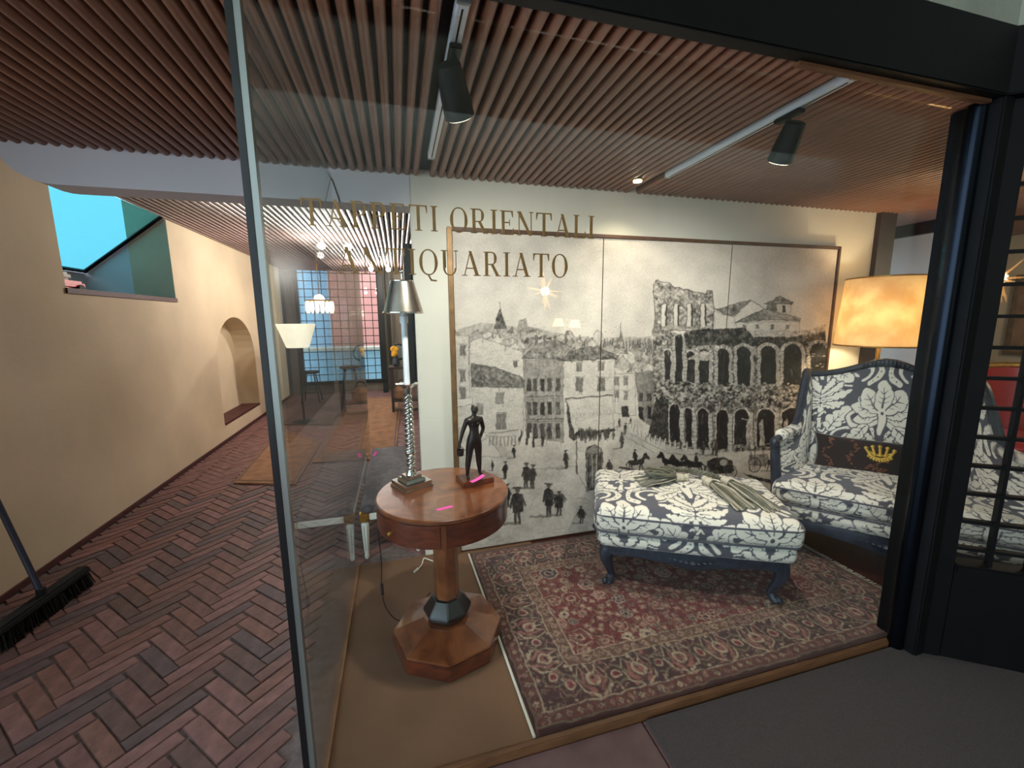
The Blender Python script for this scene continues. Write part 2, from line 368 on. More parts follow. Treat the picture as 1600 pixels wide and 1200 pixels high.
    house(z6((442, 642), (604, 630), (610, 752), (470, 768)), .84); line(z6((440, 640), (606, 627)), 1.6, .2)
    for k, x in enumerate(range(462, 596, 12)):
        if k != 4: line(z6((x, 712-k*1.2), (x+3, 694-k*1.2)), .9, .66); line(z6((x+3, 694-k*1.2), (x+8, 712-k*1.2)), .9, .66)
    for k in range(14): c.disc(*z6((478+k*10, 766-k*1.2))[0], 2.5, .12, 3.0)
    def person(x, y, h, v=.14, sh=True, wid=1.0):
        w = h*.17*wid
        if sh: c.stroke([(x-h*.55, y+h*.03), (x, y)], h*.05, .4, h*.1, al=.8)
        c.stroke([(x-w*.25, y), (x-w*.15, y-h*.45)], h*.07, v+.05, h*.1); c.stroke([(x+w*.3, y), (x+w*.15, y-h*.45)], h*.07, v+.05, h*.1)
        c.poly([(x-w*.6, y-h*.3), (x-w*.55, y-h*.78), (x, y-h*.86), (x+w*.6, y-h*.78), (x+w*.7, y-h*.3)], v, tex=rough*.8)
        c.stroke([(x-w*.5, y-h*.75), (x-w*.8, y-h*.45)], h*.06, v); c.stroke([(x+w*.5, y-h*.75), (x+w*.9, y-h*.5)], h*.06, v+.1)
        c.disc(x, y-h*.92, h*.065, v+.15, h*.075); c.stroke([(x-h*.09, y-h*.965), (x+h*.09, y-h*.965)], h*.04, v)
    for k in range(26): person(*z6((485+R.uniform(0, 125), 795-R.uniform(0, 18)))[0], R.uniform(13, 18), R.uniform(.1, .3), False)
    for x, y, h in ((180, 895, 36), (225, 922, 62), (257, 852, 48), (357, 808, 42), (440, 888, 66), (628, 740, 30), (650, 766, 40), (637, 815, 56), (668, 730, 24), (232, 1020, 80)): person(*z6((x, y))[0], h*.4417)
    for x, y, h, w in ((299, 956, 90, 1.2), (322, 956, 84, 1.1), (268, 1082, 130, 1.4), (378, 1056, 118, 1.1), (414, 1052, 86, 1.5), (494, 1080, 62, 1.7)): person(*z6((x, y))[0], h*.4417, .17, True, w)
    c.stroke(z6((392, 985), (425, 978), (440, 1000)), 3, .3)
    # kiosk and lamp post
    c.poly(z6((508, 830), (512, 815), (540, 800), (568, 815), (572, 830), (568, 955), (512, 968)), .3, tex=rough*1.5)
    for x in (520, 533, 548, 560): line(z6((x, 838), (x, 955)), 1.6, .7 if x in (533, 548) else .12)
    c.poly(z6((508, 830), (540, 802), (572, 828), (540, 834)), .5, tex=rough); line(z6((478, 770), (478, 905)), 1.6, .25); line(z6((478, 880), (478, 908)), 3, .25)
    # houses behind the ruin
    house(z7((650, 380), (740, 405), (760, 470), (650, 470)), .86); roof(z7((650, 372), (815, 326), (880, 365), (740, 408)), .45, 40)
    c.poly(z7((740, 408), (820, 332), (890, 372), (760, 432)), .9, tex=soft)
    house(z7((750, 432), (1048, 428), (1048, 475), (750, 470)), .84)
    house(z7((895, 345), (1008, 340), (1008, 400), (895, 375)), .82); c.poly(z7((895, 345), (940, 342), (940, 380), (895, 372)), .4, tex=rough)
    roof(z7((880, 345), (955, 310), (1018, 335), (1010, 345)), .42, 16); win(*z7((975, 370))[0], 5, 10, .2, False)
    roof(z7((745, 432), (885, 368), (1055, 414), (1048, 424), (890, 420)), .48, 60); c.poly(z7((885, 370), (1055, 414), (890, 420)), .6, tex=rough, al=.7)
    for x in (790, 850, 920, 990): win(*z7((x, 452))[0], 5, 6, .4, False)
    # the ruin: torn wing with four arches, two tiers of arcades
    wing = z7((362, 262), (375, 238), (385, 234), (400, 242), (440, 250), (450, 262), (520, 278), (570, 288), (610, 298), (615, 282), (636, 282), (640, 320), (648, 370), (640, 470), (560, 475), (480, 470), (400, 470), (360, 480), (372, 400), (365, 330))
    c.poly(wing, .55, tex=stone); outline(wing, 1.2, .15)
    for x, w in ((413, 24), (470, 24), (532, 26), (596, 26)):
        def arch(x, yt, yb, w, v, ring=None, f=z7):
            a = [(x-w/2, yb), (x-w/2, yt+w/2)]+[(x+w/2*math.cos(t), yt+w/2-w/2*math.sin(t)) for t in np.linspace(PI, 0, 9)]+[(x+w/2, yb)]
            if ring: c.poly(f(*[(x+(p-x)*(1+ring/w*2), (q if q >= yb else q-ring)) for p, q in a]), .72, tex=stone*.8)
            c.poly(f(*a), v, tex=soft*1.2 if v < .5 else None); c.stroke(f(*a), 1.0, .12, al=.8)
        arch(x, 342, 448, w, .86)
        c.stroke(z7((x+w/2-3, 352), (x+w/2-2, 446)), 2.2, .15)
    body = z7((358, 480), (420, 470), (500, 490), (520, 470), (640, 465), (690, 470), (790, 460), (830, 490), (1000, 480), (1060, 470), (1170, 445), (1172, 700), (1075, 720), (1060, 1000), (900, 1030), (700, 1040), (600, 1030), (440, 1010), (330, 965), (400, 900), (365, 760), (360, 600))
    c.poly(body, .43, tex=stone*1.15)
    c.poly(z7((500, 492), (560, 465), (690, 460), (795, 455), (830, 500), (1000, 500), (1170, 480), (1170, 530), (1060, 540), (960, 545), (820, 545), (640, 540), (560, 540), (500, 540)), .20, tex=stone*.7)
    c.poly(z7((820, 480), (1010, 478), (1170, 448), (1170, 468), (1010, 498), (830, 500)), .72, tex=stone*.7)
    for x, yt, yb, w in ((430, 560, 700, 26), (483, 490, 710, 30), (538, 565, 712, 36), (601, 555, 716, 46), (690, 553, 722, 50), (787, 545, 726, 60), (902, 540, 720, 68), (1015, 535, 726, 80), (1137, 528, 672, 76)):
        arch(x, yt, yb, w, .10, 16 if w > 40 else 8)
        line(z7((x-w/2-9, yt+w*.55), (x-w/2-9, yb)), 3.6, .70); line(z7((x+w/2+9, yt+w*.55), (x+w/2+9, yb)), 2.6, .62)
        for k in range(7):
            y = yt+w*.6+k*(yb-yt-w*.6)/7; line(z7((x-w/2-16, y), (x-w/2-3, y+R.uniform(-3, 3))), .8, .2, .8)
        for t in np.linspace(.25, PI-.25, 7):
            if w > 40: line(z7((x+w*.5*math.cos(t), yt+w/2-w*.5*math.sin(t)), (x+(w*.5+15)*math.cos(t), yt+w/2-(w*.5+15)*math.sin(t))), .7, .2, .8)
    c.poly(z7((600, 560), (625, 570), (640, 600), (640, 610), (520, 606), (522, 598)), .7, tex=stone*.6)
    band = z7((370, 720), (450, 705), (600, 715), (780, 735), (960, 745), (1080, 735), (1080, 815), (960, 830), (800, 815), (620, 810), (430, 800), (365, 790)); c.poly(band, .38, tex=stone*1.5)
    for _ in range(300):
        x = R.uniform(370, 1170); y = R.uniform(715, 820) if x < 1075 else R.uniform(450, 700); c.disc(*z7((x, y))[0], R.uniform(.8, 3.0), R.choice((.1, .14, .78, .85, .6)), R.uniform(.6, 1.6), al=.85)
    c.poly(z7((372, 800), (430, 790), (440, 1000), (340, 960)), .16, tex=stone*.4)
    for x, yt, yb, w in ((463, 815, 990, 44), (526, 835, 1012, 34), (595, 838, 1018, 48), (686, 842, 1026, 50), (776, 838, 1002, 64), (890, 838, 1012, 80), (1010, 832, 1002, 84)):
        arch(x, yt, yb, w, .07, 7)
    for x, yt, yb, w in ((463, 815, 990, 44), (526, 835, 1012, 34), (595, 838, 1018, 48), (686, 842, 1026, 50), (776, 838, 1002, 64), (890, 838, 1012, 80), (1010, 832, 1002, 84)):
        line(z7((x+w/2+14, yt+30), (x+w/2+17, yb+10)), 8.5 if w > 40 else 5, .80); line(z7((x+w/2+22, yt+30), (x+w/2+26, yb+8)), 1.6, .25)
        for k in range(8): line(z7((x+w/2+4, yt+40+k*18), (x+w/2+28, yt+40+k*18+R.uniform(-4, 4))), .9, .3, .8)
    for x0 in (800, 860, 945, 975): c.poly(z7((x0, 900), (x0+18, 880), (x0+26, 1010), (x0, 1010)), .62, tex=stone*.7)
    line(z7((880, 1000), (990, 1000)), 1.2, .7); line(z7((780, 885), (810, 890)), 2, .7)
    c.a[:] = np.where(c.a < 0, 0, c.a)
    # fence round the ruin
    pts = spline(z7((255, 905), (300, 955), (370, 985), (440, 1005), (520, 1015)), 6)
    for p in pts[::2]: line([(p[0], p[1]-7), (p[0], p[1]+4)], 2.2, .92); line([(p[0]+1.4, p[1]-6), (p[0]+1.4, p[1]+5)], .7, .25)
    line([(p[0], p[1]-4) for p in pts], .8, .85); line(z7((250, 950), (430, 1045), (620, 1055)), .8, .35)
    for x, y, h in ((205, 915, 34), (233, 950, 46), (255, 905, 26), (213, 1020, 66), (490, 1025, 46), (595, 1050, 64), (640, 1050, 62), (655, 1055, 70)): person(*z7((x, y))[0], h/3, .2)
    def horse(x, y, s, v=.10, f=1):
        q = lambda *p: [(x+a*s*f, y+b*s) for a, b in p]
        c.stroke(q((-20, 1), (16, 1)), 2*s, .35, al=.7)
        c.poly(q((-11, -16), (-4, -17), (6, -17), (11, -20), (15, -27), (18, -29), (20, -25), (24, -20), (22, -18), (17, -20), (14, -12), (9, -9), (-4, -8), (-11, -10)), v, tex=rough*.5)
        for a, b, d in ((-9, -10, -11), (-6, -9, -5), (8, -10, 6), (10, -11, 13)): c.stroke(q((a, b), (a+(d-a)*.4, -5), (d, 0)), 2.4*s, v, 1.2*s)
        c.stroke(q((-11, -14), (-15, -9), (-14, -4)), 1.6*s, v)
    x, y = z7((278, 1125))[0]; horse(x, y, .95, .16); person(x-.5, y-9, 24, .14, False)
    c.stroke(z7((205, 1110), (290, 1130)), 3, .2)
    x, y = z7((450, 1125))[0]; horse(x, y, 1.0, .08, -1); x, y = z7((500, 1128))[0]; horse(x, y, .9, .1, -1); x, y = z7((560, 1135))[0]; horse(x, y, 1.0, .1, -1); person(*z7((562, 1110))[0], 22, .1, False)
    def wheel(x, y, r):
        for k in range(24): t = k*PI/12; line([(x+r*math.cos(t)*.8, y+r*math.sin(t)), (x+r*.8*math.cos(t+.27), y+r*math.sin(t+.27))], 1.3, .1)
        for k in range(6): t = k*PI/6; line([(x-r*.8*math.cos(t), y-r*math.sin(t)), (x+r*.8*math.cos(t), y+r*math.sin(t))], .7, .15)
    c.poly(z7((615, 1085), (640, 1068), (690, 1062), (735, 1080), (742, 1120), (720, 1140), (650, 1140), (615, 1110)), .16, tex=rough*1.6); c.disc(*z7((690, 1090))[0], 6, .7, 5); wheel(*z7((630, 1125))[0], 10); wheel(*z7((728, 1130))[0], 11)
    c.poly(z7((810, 1050), (900, 1045), (905, 1100), (815, 1105)), .5, tex=rough*1.5); wheel(*z7((838, 1098))[0], 12); horse(*z7((930, 1125))[0], 1.0, .1)
    for x in (822, 838, 880): line(z7((x, 1030), (x, 1090)), 1, .15)
    c.poly(z7((780, 1135), (830, 1150), (960, 1180), (940, 1195), (830, 1165)), .2, tex=rough)
    person(*z7((158, 1140))[0], 22, .2, True, 1.6)
    # pen hatching, then a hand-drawn wobble
    for _ in range(1500):
        x, y = R.uniform(705, 1300), R.uniform(505, 700); v = float(c.sample(x, y))
        if v < .78: L = R.uniform(3, 9); line([(x, y), (x+R.uniform(-1.5, 1.5), y+L)], .7, max(.03, v-.3) if R.random() < .6 else min(.95, v+.32), .7)
    for _ in range(500):
        x, y = R.uniform(705, 1000), R.uniform(500, 690); L = R.uniform(4, 10); line([(x, y), (x+L, y-L*.15)], .5, .45, .5)
    gx, gy = np.meshgrid(np.arange(c.W), np.arange(c.H)); wa, wb = c.noise(7, 21), c.noise(7, 22); wc, wd = c.noise(2.2, 23), c.noise(2.2, 24)
    c.a = bil(c.a, gx+(wa-.5)*5+(wc-.5)*2.2, gy+(wb-.5)*5+(wd-.5)*2.2)
    c.a += (n4-.5)*.12+(n2-.5)*.05; c.a = np.clip((c.a-.5)*1.12+.5, .03, 1)
    return c

def draw_damask():
    """one repeat of the big leaf damask, x 0...0.72, y 0...0.80 (metres); 1 = cream leaf, 0 = grey ground"""
    W, Hh = .72, .80; c = Canvas(-.2, W+.2, -.25, Hh+.25, 620, 0.0); G, Cc = 0.0, 1.0
    def leaf(t, base, ang, L, w, lobes=4, vein=True, ser=.35, curl=0.0):
        """lobed acanthus leaf; ang in radians from +y towards +x"""
        n = 60; Lf = []; Rt = []; x, y = base; a = ang; mid = []
        for k in range(n+1):
            s = k/n; env = w*math.sin(PI*min(1, s*.90+.07))**.65; q = (1-ser)+ser*abs(math.sin(PI*lobes*s))**.6
            nx, ny = math.cos(a), -math.sin(a); mid.append((x, y)); Lf.append((x-nx*env*q, y-ny*env*q)); Rt.append((x+nx*env*q, y+ny*env*q)); x += math.sin(a)*L/n; y += math.cos(a)*L/n; a += curl/n
        c.stroke(t(Lf+Rt[::-1]+Lf[:1]), .010, G); c.poly(t(Lf+Rt[::-1]), Cc)
        if vein:
            c.stroke(t(mid[4:46]), .0085, G, .003)
            for k0, k1 in ((12, 22), (22, 33), (32, 43)):
                for S in (Lf, Rt):
                    e = S[k1]; m = mid[k0]; c.stroke(t([m, (m[0]+(e[0]-m[0])*.62, m[1]+(e[1]-m[1])*.62)]), .0055, G, .002)
    def scroll(t, pts, w0, w1, v=Cc, halo=True):
        P = t([tuple(p) for p in spline(pts, 8)])
        if halo and v == Cc: c.stroke(P, w0+.014, G, w1+.012)
        c.stroke(P, w0, v, w1)
    def palmette(f, cy, s, up=1):
        for t0 in f:
            t = lambda p: t0([(x, cy+(y-cy)*up) for x, y in p])
            scroll(t, [(.01*s, cy-.03*s), (.07*s, cy-.07*s), (.13*s, cy-.05*s), (.15*s, cy-.005*s), (.115*s, cy+.012*s)], .030*s, .012*s)
            leaf(t, (.055*s, cy-.06*s), 2.3, .12*s, .034*s, 3)
            for a, L, w in ((1.95, .115, .033), (1.35, .135, .038), (.72, .145, .040)): leaf(t, (.008*s, cy), a, L*s, w*s, 3, True, .22, -.25)
        for t0 in f:
            t = lambda p: t0([(x, cy+(y-cy)*up) for x, y in p]); leaf(t, (0, cy+.01*s), 0, .15*s, .040*s, 3, True, .22); scroll(t, [(0, cy-.02*s), (0, cy-.10*s)], .04*s, .016*s); c.disc(*t([(0, cy-.005*s)])[0], .02*s, Cc); c.disc(*t([(0, cy-.005*s)])[0], .009*s, G)
    mid = [lambda p: [(W/2+x, y) for x, y in p], lambda p: [(W/2-x, y) for x, y in p]]
    sm0 = [lambda p, o=o, d=d: [(o+d*x, y) for x, y in p] for o in (0, W) for d in (-1, 1)]
    def motif(t, o):
        q = lambda *p: [(x, y+o) for x, y in p]
        # oval scroll ribbons, flames, leaves round a torch
        for rx, ry, w in ((.150, .098, .030), (.098, .058, .020)):
            scroll(t, q(*[(.185+rx*math.cos(a), .365+ry*math.sin(a)) for a in np.linspace(-.9, 4.6, 22)]), w, w*.45)
        scroll(t, q((.15, .36), (.185, .375), (.215, .36)), .03, .012)
        for k in range(16): a = -.7+k*.3; c.disc(*t(q((.185+.150*math.cos(a), .365+.098*math.sin(a))))[0], .0042, G)
        for k, (a, L) in enumerate(((1.95, .15), (1.55, .19), (1.15, .18), (.75, .13))): leaf(t, q((.0, .195+.028*k))[0], a, L, .026, 5, False, .5, -.9+.25*k); scroll(t, q((.015, .195+.028*k), (.07, .195+.028*k+.06*math.cos(a))), .006, .003, G)
        leaf(t, q((.05, .012))[0], .55, .20, .058, 4, True, .4, .3); leaf(t, q((.22, .20))[0], 1.5, .11, .036, 3, True, .4, -.5)
        scroll(t, q((0, .02), (0, .12)), .030, .020); scroll(t, q((0, .11), (.022, .135), (.036, .122)), .015, .007); c.disc(*t(q((0, .155)))[0], .014, Cc, .024); scroll(t, q((.0, .012), (.022, .004), (.034, .022)), .012, .007)
        leaf(t, q((.012, .435))[0], .35, .12, .036, 3, True, .35, .4)
        for a, b in ((.285, .10), (.31, .075), (.29, .06), (.30, .475), (.325, .455)): c.disc(*t(q((a, b)))[0], .015, Cc)
    for t in mid: motif(t, 0); motif(t, .80)
    for t in sm0: motif(t, .40); motif(t, -.40)
    for o in (0, .80): palmette(sm0, .11+o, 1.28)
    palmette(mid, .51, 1.28); palmette(mid, -.29, 1.28)
    return c
DAM = None
CREAM = np.array(lin((.92, .89, .83))); SLATE = np.array(lin((.34, .335, .37)))
def damask(u, v, off=(0, 0), c1=None, c0=None):
    u = np.asarray(u)+off[0]; v = np.asarray(v)+off[1]; u, v = u+.0045*np.sin(v*41+u*13)+.003*np.sin(u*73-v*29), v+.0045*np.sin(u*37-v*17)+.003*np.sin(v*67+u*31)
    t = DAM.sample(u % .72, v % .80); t = np.clip((t-.25)*2, 0, 1)[..., None]
    return (SLATE if c0 is None else c0)*(1-t)+(CREAM if c1 is None else c1)*t

def draw_rug():
    """red carpet with floral field and palmette border, metres, near left corner = 0,0"""
    W, Hh = 2.13, 1.23; base = lin((.46, .12, .11)); c = Canvas(0, W, 0, Hh, 330, base, 3); R = random.Random(11)
    beige, rose, dark, navy, crim, olive = [np.array(lin(v)) for v in ((.72, .62, .50), (.62, .36, .32), (.22, .10, .10), (.24, .20, .28), (.50, .06, .16), (.48, .42, .32))]
    ww = .27; aub = np.array(lin((.30, .17, .17)))
    c.poly([(0, 0), (W, 0), (W, Hh), (0, Hh)], aub); c.poly([(ww, ww), (W-ww, ww), (W-ww, Hh-ww), (ww, Hh-ww)], base)
    def flower(x, y, r, n, pet, cen, out=None, ph=0):
        for k in range(n):
            a = ph+2*PI*k/n; c.disc(x+.62*r*math.cos(a), y+.62*r*math.sin(a), r*.42, out if out is not None else beige)
        for k in range(n):
            a = ph+2*PI*k/n; c.disc(x+.60*r*math.cos(a), y+.60*r*math.sin(a), r*.28, pet)
        c.disc(x, y, r*.45, beige); c.disc(x, y, r*.30, cen)
    def palm(x, y, r, a, pet):
        d = np.array((math.cos(a), math.sin(a))); e = np.array((-d[1], d[0])); P = lambda s, t: tuple(np.array((x, y))+d*s*r+e*t*r)
        for s in (-1, 1):
            c.stroke([P(-1.0, s*.15), P(-.6, s*.75), P(.1, s*.95), P(.9, s*.55)], r*.16, beige, r*.05)
            c.stroke([P(-.7, s*.25), P(-.2, s*.6), (P(.6, s*.4))], r*.26, pet, r*.1)
        c.disc(x, y, r*.42, beige); c.disc(x, y, r*.28, pet); c.disc(x+d[0]*r*.1, y+d[1]*r*.1, r*.13, dark)
        for s in (-.5, 0, .5): c.stroke([P(.2, s*.4), P(1.0, s)], r*.10, beige, r*.03)
    # field: scrolling stems and blossoms, mirrored about the middle
    fx0, fx1, fy0, fy1 = ww+.03, W/2, ww+.03, Hh-ww-.03
    mir = lambda p: [p, [(W-x, y) for x, y in p]]
    for _ in range(44):
        x, y = R.uniform(fx0, fx1), R.uniform(fy0, fy1); a = R.uniform(0, 6.28); pts = []
        for k in range(14): pts.append((x, y)); a += R.choice((.35, .28))*(1 if _ % 2 else -1); x = min(fx1, max(fx0, x+.028*math.cos(a))); y = min(fy1, max(fy0, y+.028*math.sin(a)))
        for q in mir(pts): c.stroke(q, .0055, olive, .003)
    spots = []
    for _ in range(900):
        x, y = R.uniform(fx0, fx1), R.uniform(fy0, fy1); r = R.choice((.052, .042, .036, .028, .022, .016, .016))
        if all((x-a)**2+(y-b)**2 > (r+q)**2*1.05 for a, b, q in spots): spots.append((x, y, r))
    for x, y, r in spots:
        ph = R.uniform(0, 6); n = R.choice((5, 6, 8)); pet = R.choice((rose, crim, navy, rose, beige)); cen = R.choice((crim, dark, navy)); pl = R.random() < .5
        for xx, aa in ((x, ph), (W-x, PI-ph)):
            if r > .04 and pl: palm(xx, y, r, aa, crim if r > .05 else rose)
            elif r > .02: flower(xx, y, r, n, pet, cen, ph=aa)
            else: flower(xx, y, r, 4, rose, beige, beige, aa)
    # borders
    def frame(d, w, v):
        for p in ([(d, d), (W-d, d)], [(W-d, d), (W-d, Hh-d)], [(W-d, Hh-d), (d, Hh-d)], [(d, Hh-d), (d, d)]): c.stroke(p, w, v)
    frame(.008, .016, np.array(lin((.25, .09, .09)))); frame(.045, .045, np.array(lin((.42, .20, .17)))); frame(.072, .006, beige); frame(.018, .005, olive); frame(ww, .06, np.array(lin((.45, .30, .22)))); frame(ww+.03, .006, beige); frame(ww-.03, .006, beige)
    def along(d, step, f):
        for L, fx in ((W-2*d, lambda s: (d+s, d, 0)), (W-2*d, lambda s: (d+s, Hh-d, PI)), (Hh-2*d, lambda s: (d, d+s, -PI/2)), (Hh-2*d, lambda s: (W-d, d+s, PI/2))):
            n = max(2, round(L/step))
            for k in range(n): f(*fx((k+.5)*L/n), k)
    along(ww, .05, lambda x, y, a, k: flower(x, y, .018, 4, rose if k % 2 else crim, dark, beige, a))
    along(.045, .045, lambda x, y, a, k: flower(x, y, .013, 4, beige if k % 2 else rose, dark, olive, a))
    def big(x, y, a, k):
        if k % 2: palm(x, y, .078, a+PI/2, rose); [c.stroke([(x+s*.055*math.cos(a), y+s*.055*math.sin(a)), (x+s*.085*math.cos(a)-.04*math.sin(a), y+s*.085*math.sin(a)+.04*math.cos(a))], .014, olive, .004) for s in (-1, 1)]
        else: flower(x, y, .05, 8, aub, crim, olive, a)
    along(.158, .105, big)
    along(.158, .035, lambda x, y, a, k: c.disc(x-.07*math.sin(a+(k % 2)*PI), y+.07*math.cos(a+(k % 2)*PI), .008, beige if k % 3 else rose))
    for _ in range(5200):
        x, y = R.uniform(.02, W/2), R.uniform(.02, Hh-.02); inn = ww+.04 < x and ww+.04 < y < Hh-ww-.04; v = R.choice((dark, dark, olive, rose, beige, navy, base) if inn else (dark, dark, olive, aub, rose, navy, beige)); a = R.uniform(0, 6.28); l = R.uniform(.006, .022)
        for xx, d in ((x, 1), (W-x, -1)): c.stroke([(xx, y), (xx+d*l*.5*math.cos(a), y+l*.5*math.sin(a)), (xx+d*l*math.cos(a+.7), y+l*math.sin(a+.7))], R.uniform(.003, .007), v, .002, al=.75)
    g_ = c.a.mean(2, keepdims=True); c.a = (c.a*.82+g_*.18)*.80
    gx, gy = np.meshgrid(np.arange(c.W), np.arange(c.H)); wa, wb = c.noise(.03, 31), c.noise(.03, 32); c.a = bil(c.a, gx+(wa-.5)*5, gy+(wb-.5)*5)
    n = c.noise(.006, 5); n2 = c.noise(.15, 6); c.a *= (.80+.4*n+.25*(n2-.5))[..., None]
    return c

# ------------------------------------------------------------------ the setting
XL, YF, YW, ZC, ZB = -2.16, 1.20, 2.51, 2.30, 2.50     # left wall, shop front, picture wall, ceilings
XS = -.31                                              # side glass of the display
def boolean_cut(o, cutters):
    for cme in cutters:
        co = bpy.data.objects.new('cutter', cme); COL.objects.link(co)
        md = o.modifiers.new('cut', 'BOOLEAN'); md.object = co; md.operation = 'DIFFERENCE'; md.solver = 'EXACT'
        dg = bpy.context.evaluated_depsgraph_get(); me = bpy.data.meshes.new_from_object(o.evaluated_get(dg)); o.modifiers.clear(); o.data = me; bpy.data.objects.remove(co)
# left wall with skylight opening and arched niche
wl = struct(box('wall_left', M['plaster'], (XL-.34, XL, 1.35, 9.0, -.1, 2.75)))
c1 = MB().box(XL-.6, XL+.1, 3.55, 5.0, 1.735, 2.9)
c2 = MB(); n = 18; prof = [(5.80, .22), (7.18, .22)]+[(6.49+.69*math.cos(t), 1.0+.56*math.sin(t)) for t in np.linspace(0, PI, n)]
V = [(XL-.26, y, z) for y, z in prof]+[(XL+.1, y, z) for y, z in prof]; m_ = len(prof)
c2.add(V, [tuple(range(m_)), tuple(range(m_, 2*m_))[::-1]]+[(i, m_+i, m_+(i+1) % m_, (i+1) % m_) for i in range(m_)])
def bmnorm(mb):
    me = mesh_from('cut', mb.V, mb.F); bm = bmesh.new(); bm.from_mesh(me); bmesh.ops.recalc_face_normals(bm, faces=bm.faces); bm.to_mesh(me); bm.free(); return me
boolean_cut(wl, [bmnorm(c1), bmnorm(c2)])
wl.data.materials.clear(); wl.data.materials.append(M['plaster'])
nb = MB().box(XL-.25, XL+.004, 5.81, 7.17, .205, .232).build('niche_sill', M['brown_sill'], wl)
bs = MB().box(XL, XL+.014, 1.35, 9.0, 0, .035).build('baseboard_left', M['brown_sill']); struct(bs)
# light well behind the opening, hopper skylight
w2 = MB().box(XL-.80, XL-.72, 3.2, 5.08, 1.6, 1.97)
for y0, y1 in ((3.12, 3.2), (5.0, 5.08)):
    pr = [(XL-.72, 1.6), (XL-.34, 1.6), (XL-.34, 2.275), (XL-.72, 1.985)]; w2.add([(x, y, z) for y in (y0, y1) for x, z in pr], [(0, 1, 2, 3), (7, 6, 5, 4), (0, 4, 5, 1), (1, 5, 6, 2), (2, 6, 7, 3), (3, 7, 4, 0)])
w2 = w2.box(XL-.80, XL-.34, 3.2, 5.08, 1.64, 1.70).build('window_1', M['beam_white']); struct(w2)
MB().box(XL-.74, XL+.012, 3.545, 5.005, 1.70, 1.737).build('sill', M['brown_sill'], w2)
a, b = (XL-.70, 1.985), (XL-.02, 2.52)
pg = MB(); d = .004; pg.add([(a[0], 3.22, a[1]), (a[0], 4.99, a[1]), (b[0], 4.99, b[1]), (b[0], 3.22, b[1])]+[(a[0]+d, 3.22, a[1]-d), (a[0]+d, 4.99, a[1]-d), (b[0]+d, 4.99, b[1]-d), (b[0]+d, 3.22, b[1]-d)], [(0, 1, 2, 3), (4, 7, 6, 5), (0, 4, 5, 1), (1, 5, 6, 2), (2, 6, 7, 3), (3, 7, 4, 0)])
pg.build('pane', M['skyglass'], w2)
fr = MB()
for p, q in (((a[0], 3.22, a[1]), (a[0], 4.99, a[1])), ((a[0], 4.975, a[1]), (b[0], 4.975, b[1])), ((a[0], 3.23, a[1]), (b[0], 3.23, b[1]))): fr.tube([p, q], .022, 4, flat=.8)
fr.build('pane_frame', M['black'], w2)

# floors
fl = struct(MB().box(XL, XS-.004, -1.0, YW, -.09, -.007).box(XL, 2.2, YW, 9.6, -.09, -.007).build('floor', M['grout']))
fd = struct(MB().box(XS-.004, .80, YF, YW, -.06, -.002).build('floor_display', M['carpet']))
struct(MB().box(.80, 6.2, YF, YW, -.06, -.004).box(2.2, 6.2, YW, 4.0, -.06, -.004).box(2.56, 6.2, .2, YF, -.06, -.004).build('floor_right', M['floor_wood']))
struct(MB().box(.0, 2.20, YF-.022, YF+.003, -.06, .002).build('trim_1', M['oak'], bevel=.004))
struct(MB().box(-.33, .0, YF-.022, YF, -.06, -.012).build('trim_2', M['stone']))
# outside floor: stone tiles, each with its own joint
fo = struct(MB().box(XS, 4.2, -1.2, YF-.022, -.14, -.040).build('floor_outside', M['grout']))
for i, (x0, x1) in enumerate(((XS+.006, .176), (.182, .826), (.832, 1.476), (1.482, 2.126), (2.132, 2.77))):
    for j, (y0, y1) in enumerate(((.53, 1.176), (-.11, .524), (-.75, -.116))):
        MB().box(x0, x1, y0, y1, -.06, -.030).build('tile', M['tile'], fo, bevel=.003)
# herringbone bricks at 45 degrees; the 300 that show largest are parts, the rest one part
bl, bw, gp = .262, .0655, .005
b0 = MB().box(0, bl-gp, 0, bw-gp, -.03, 0)
meshes = []
for m_ in M['brick']:
    o = b0.build('brick', m_, bevel=.003); meshes.append(o.data); bpy.data.objects.remove(o)
cells = []
c45 = math.cos(PI/4)
for i in range(-70, 160):
    for j in range(-70, 160):
        for k in range(2):
            # classic 4:1 herringbone in unit cells of bw
            if k == 0 and (i-j) % 8 == 0: cells.append((i*bw, j*bw, 0))
            if k == 1 and (i-j) % 8 == 7: cells.append((i*bw+bw, j*bw, 1))
bricks = []
for x, y, r in cells:
    cxm, cym = (x+bl/2, y+bw/2) if r == 0 else (x-bw/2, y+bl/2)
    X = (cxm-cym)*c45-1.0; Y = (cxm+cym)*c45+2.2
    if not (XL+.06 < X < (XS-.10 if Y < YW+.1 else .25) and .75 < Y < 9.3): continue
    wx, wy = (x-y)*c45-1.0, (x+y)*c45+2.2
    v = np.array((X, Y, 0))-EYE; dep = v@_fw
    sx = 800+FPX*(v@RT)/dep if dep > 0 else -9; sy = 600-FPX*(v@UP)/dep if dep > 0 else -9
    seen = -30 < sx < 700 and sy < 1230 and dep > 0 and (sx < 492 or Y > 2.0)
    bricks.append((0 if seen else 1, Y, wx, wy, r))
bricks.sort()
rest = MB()
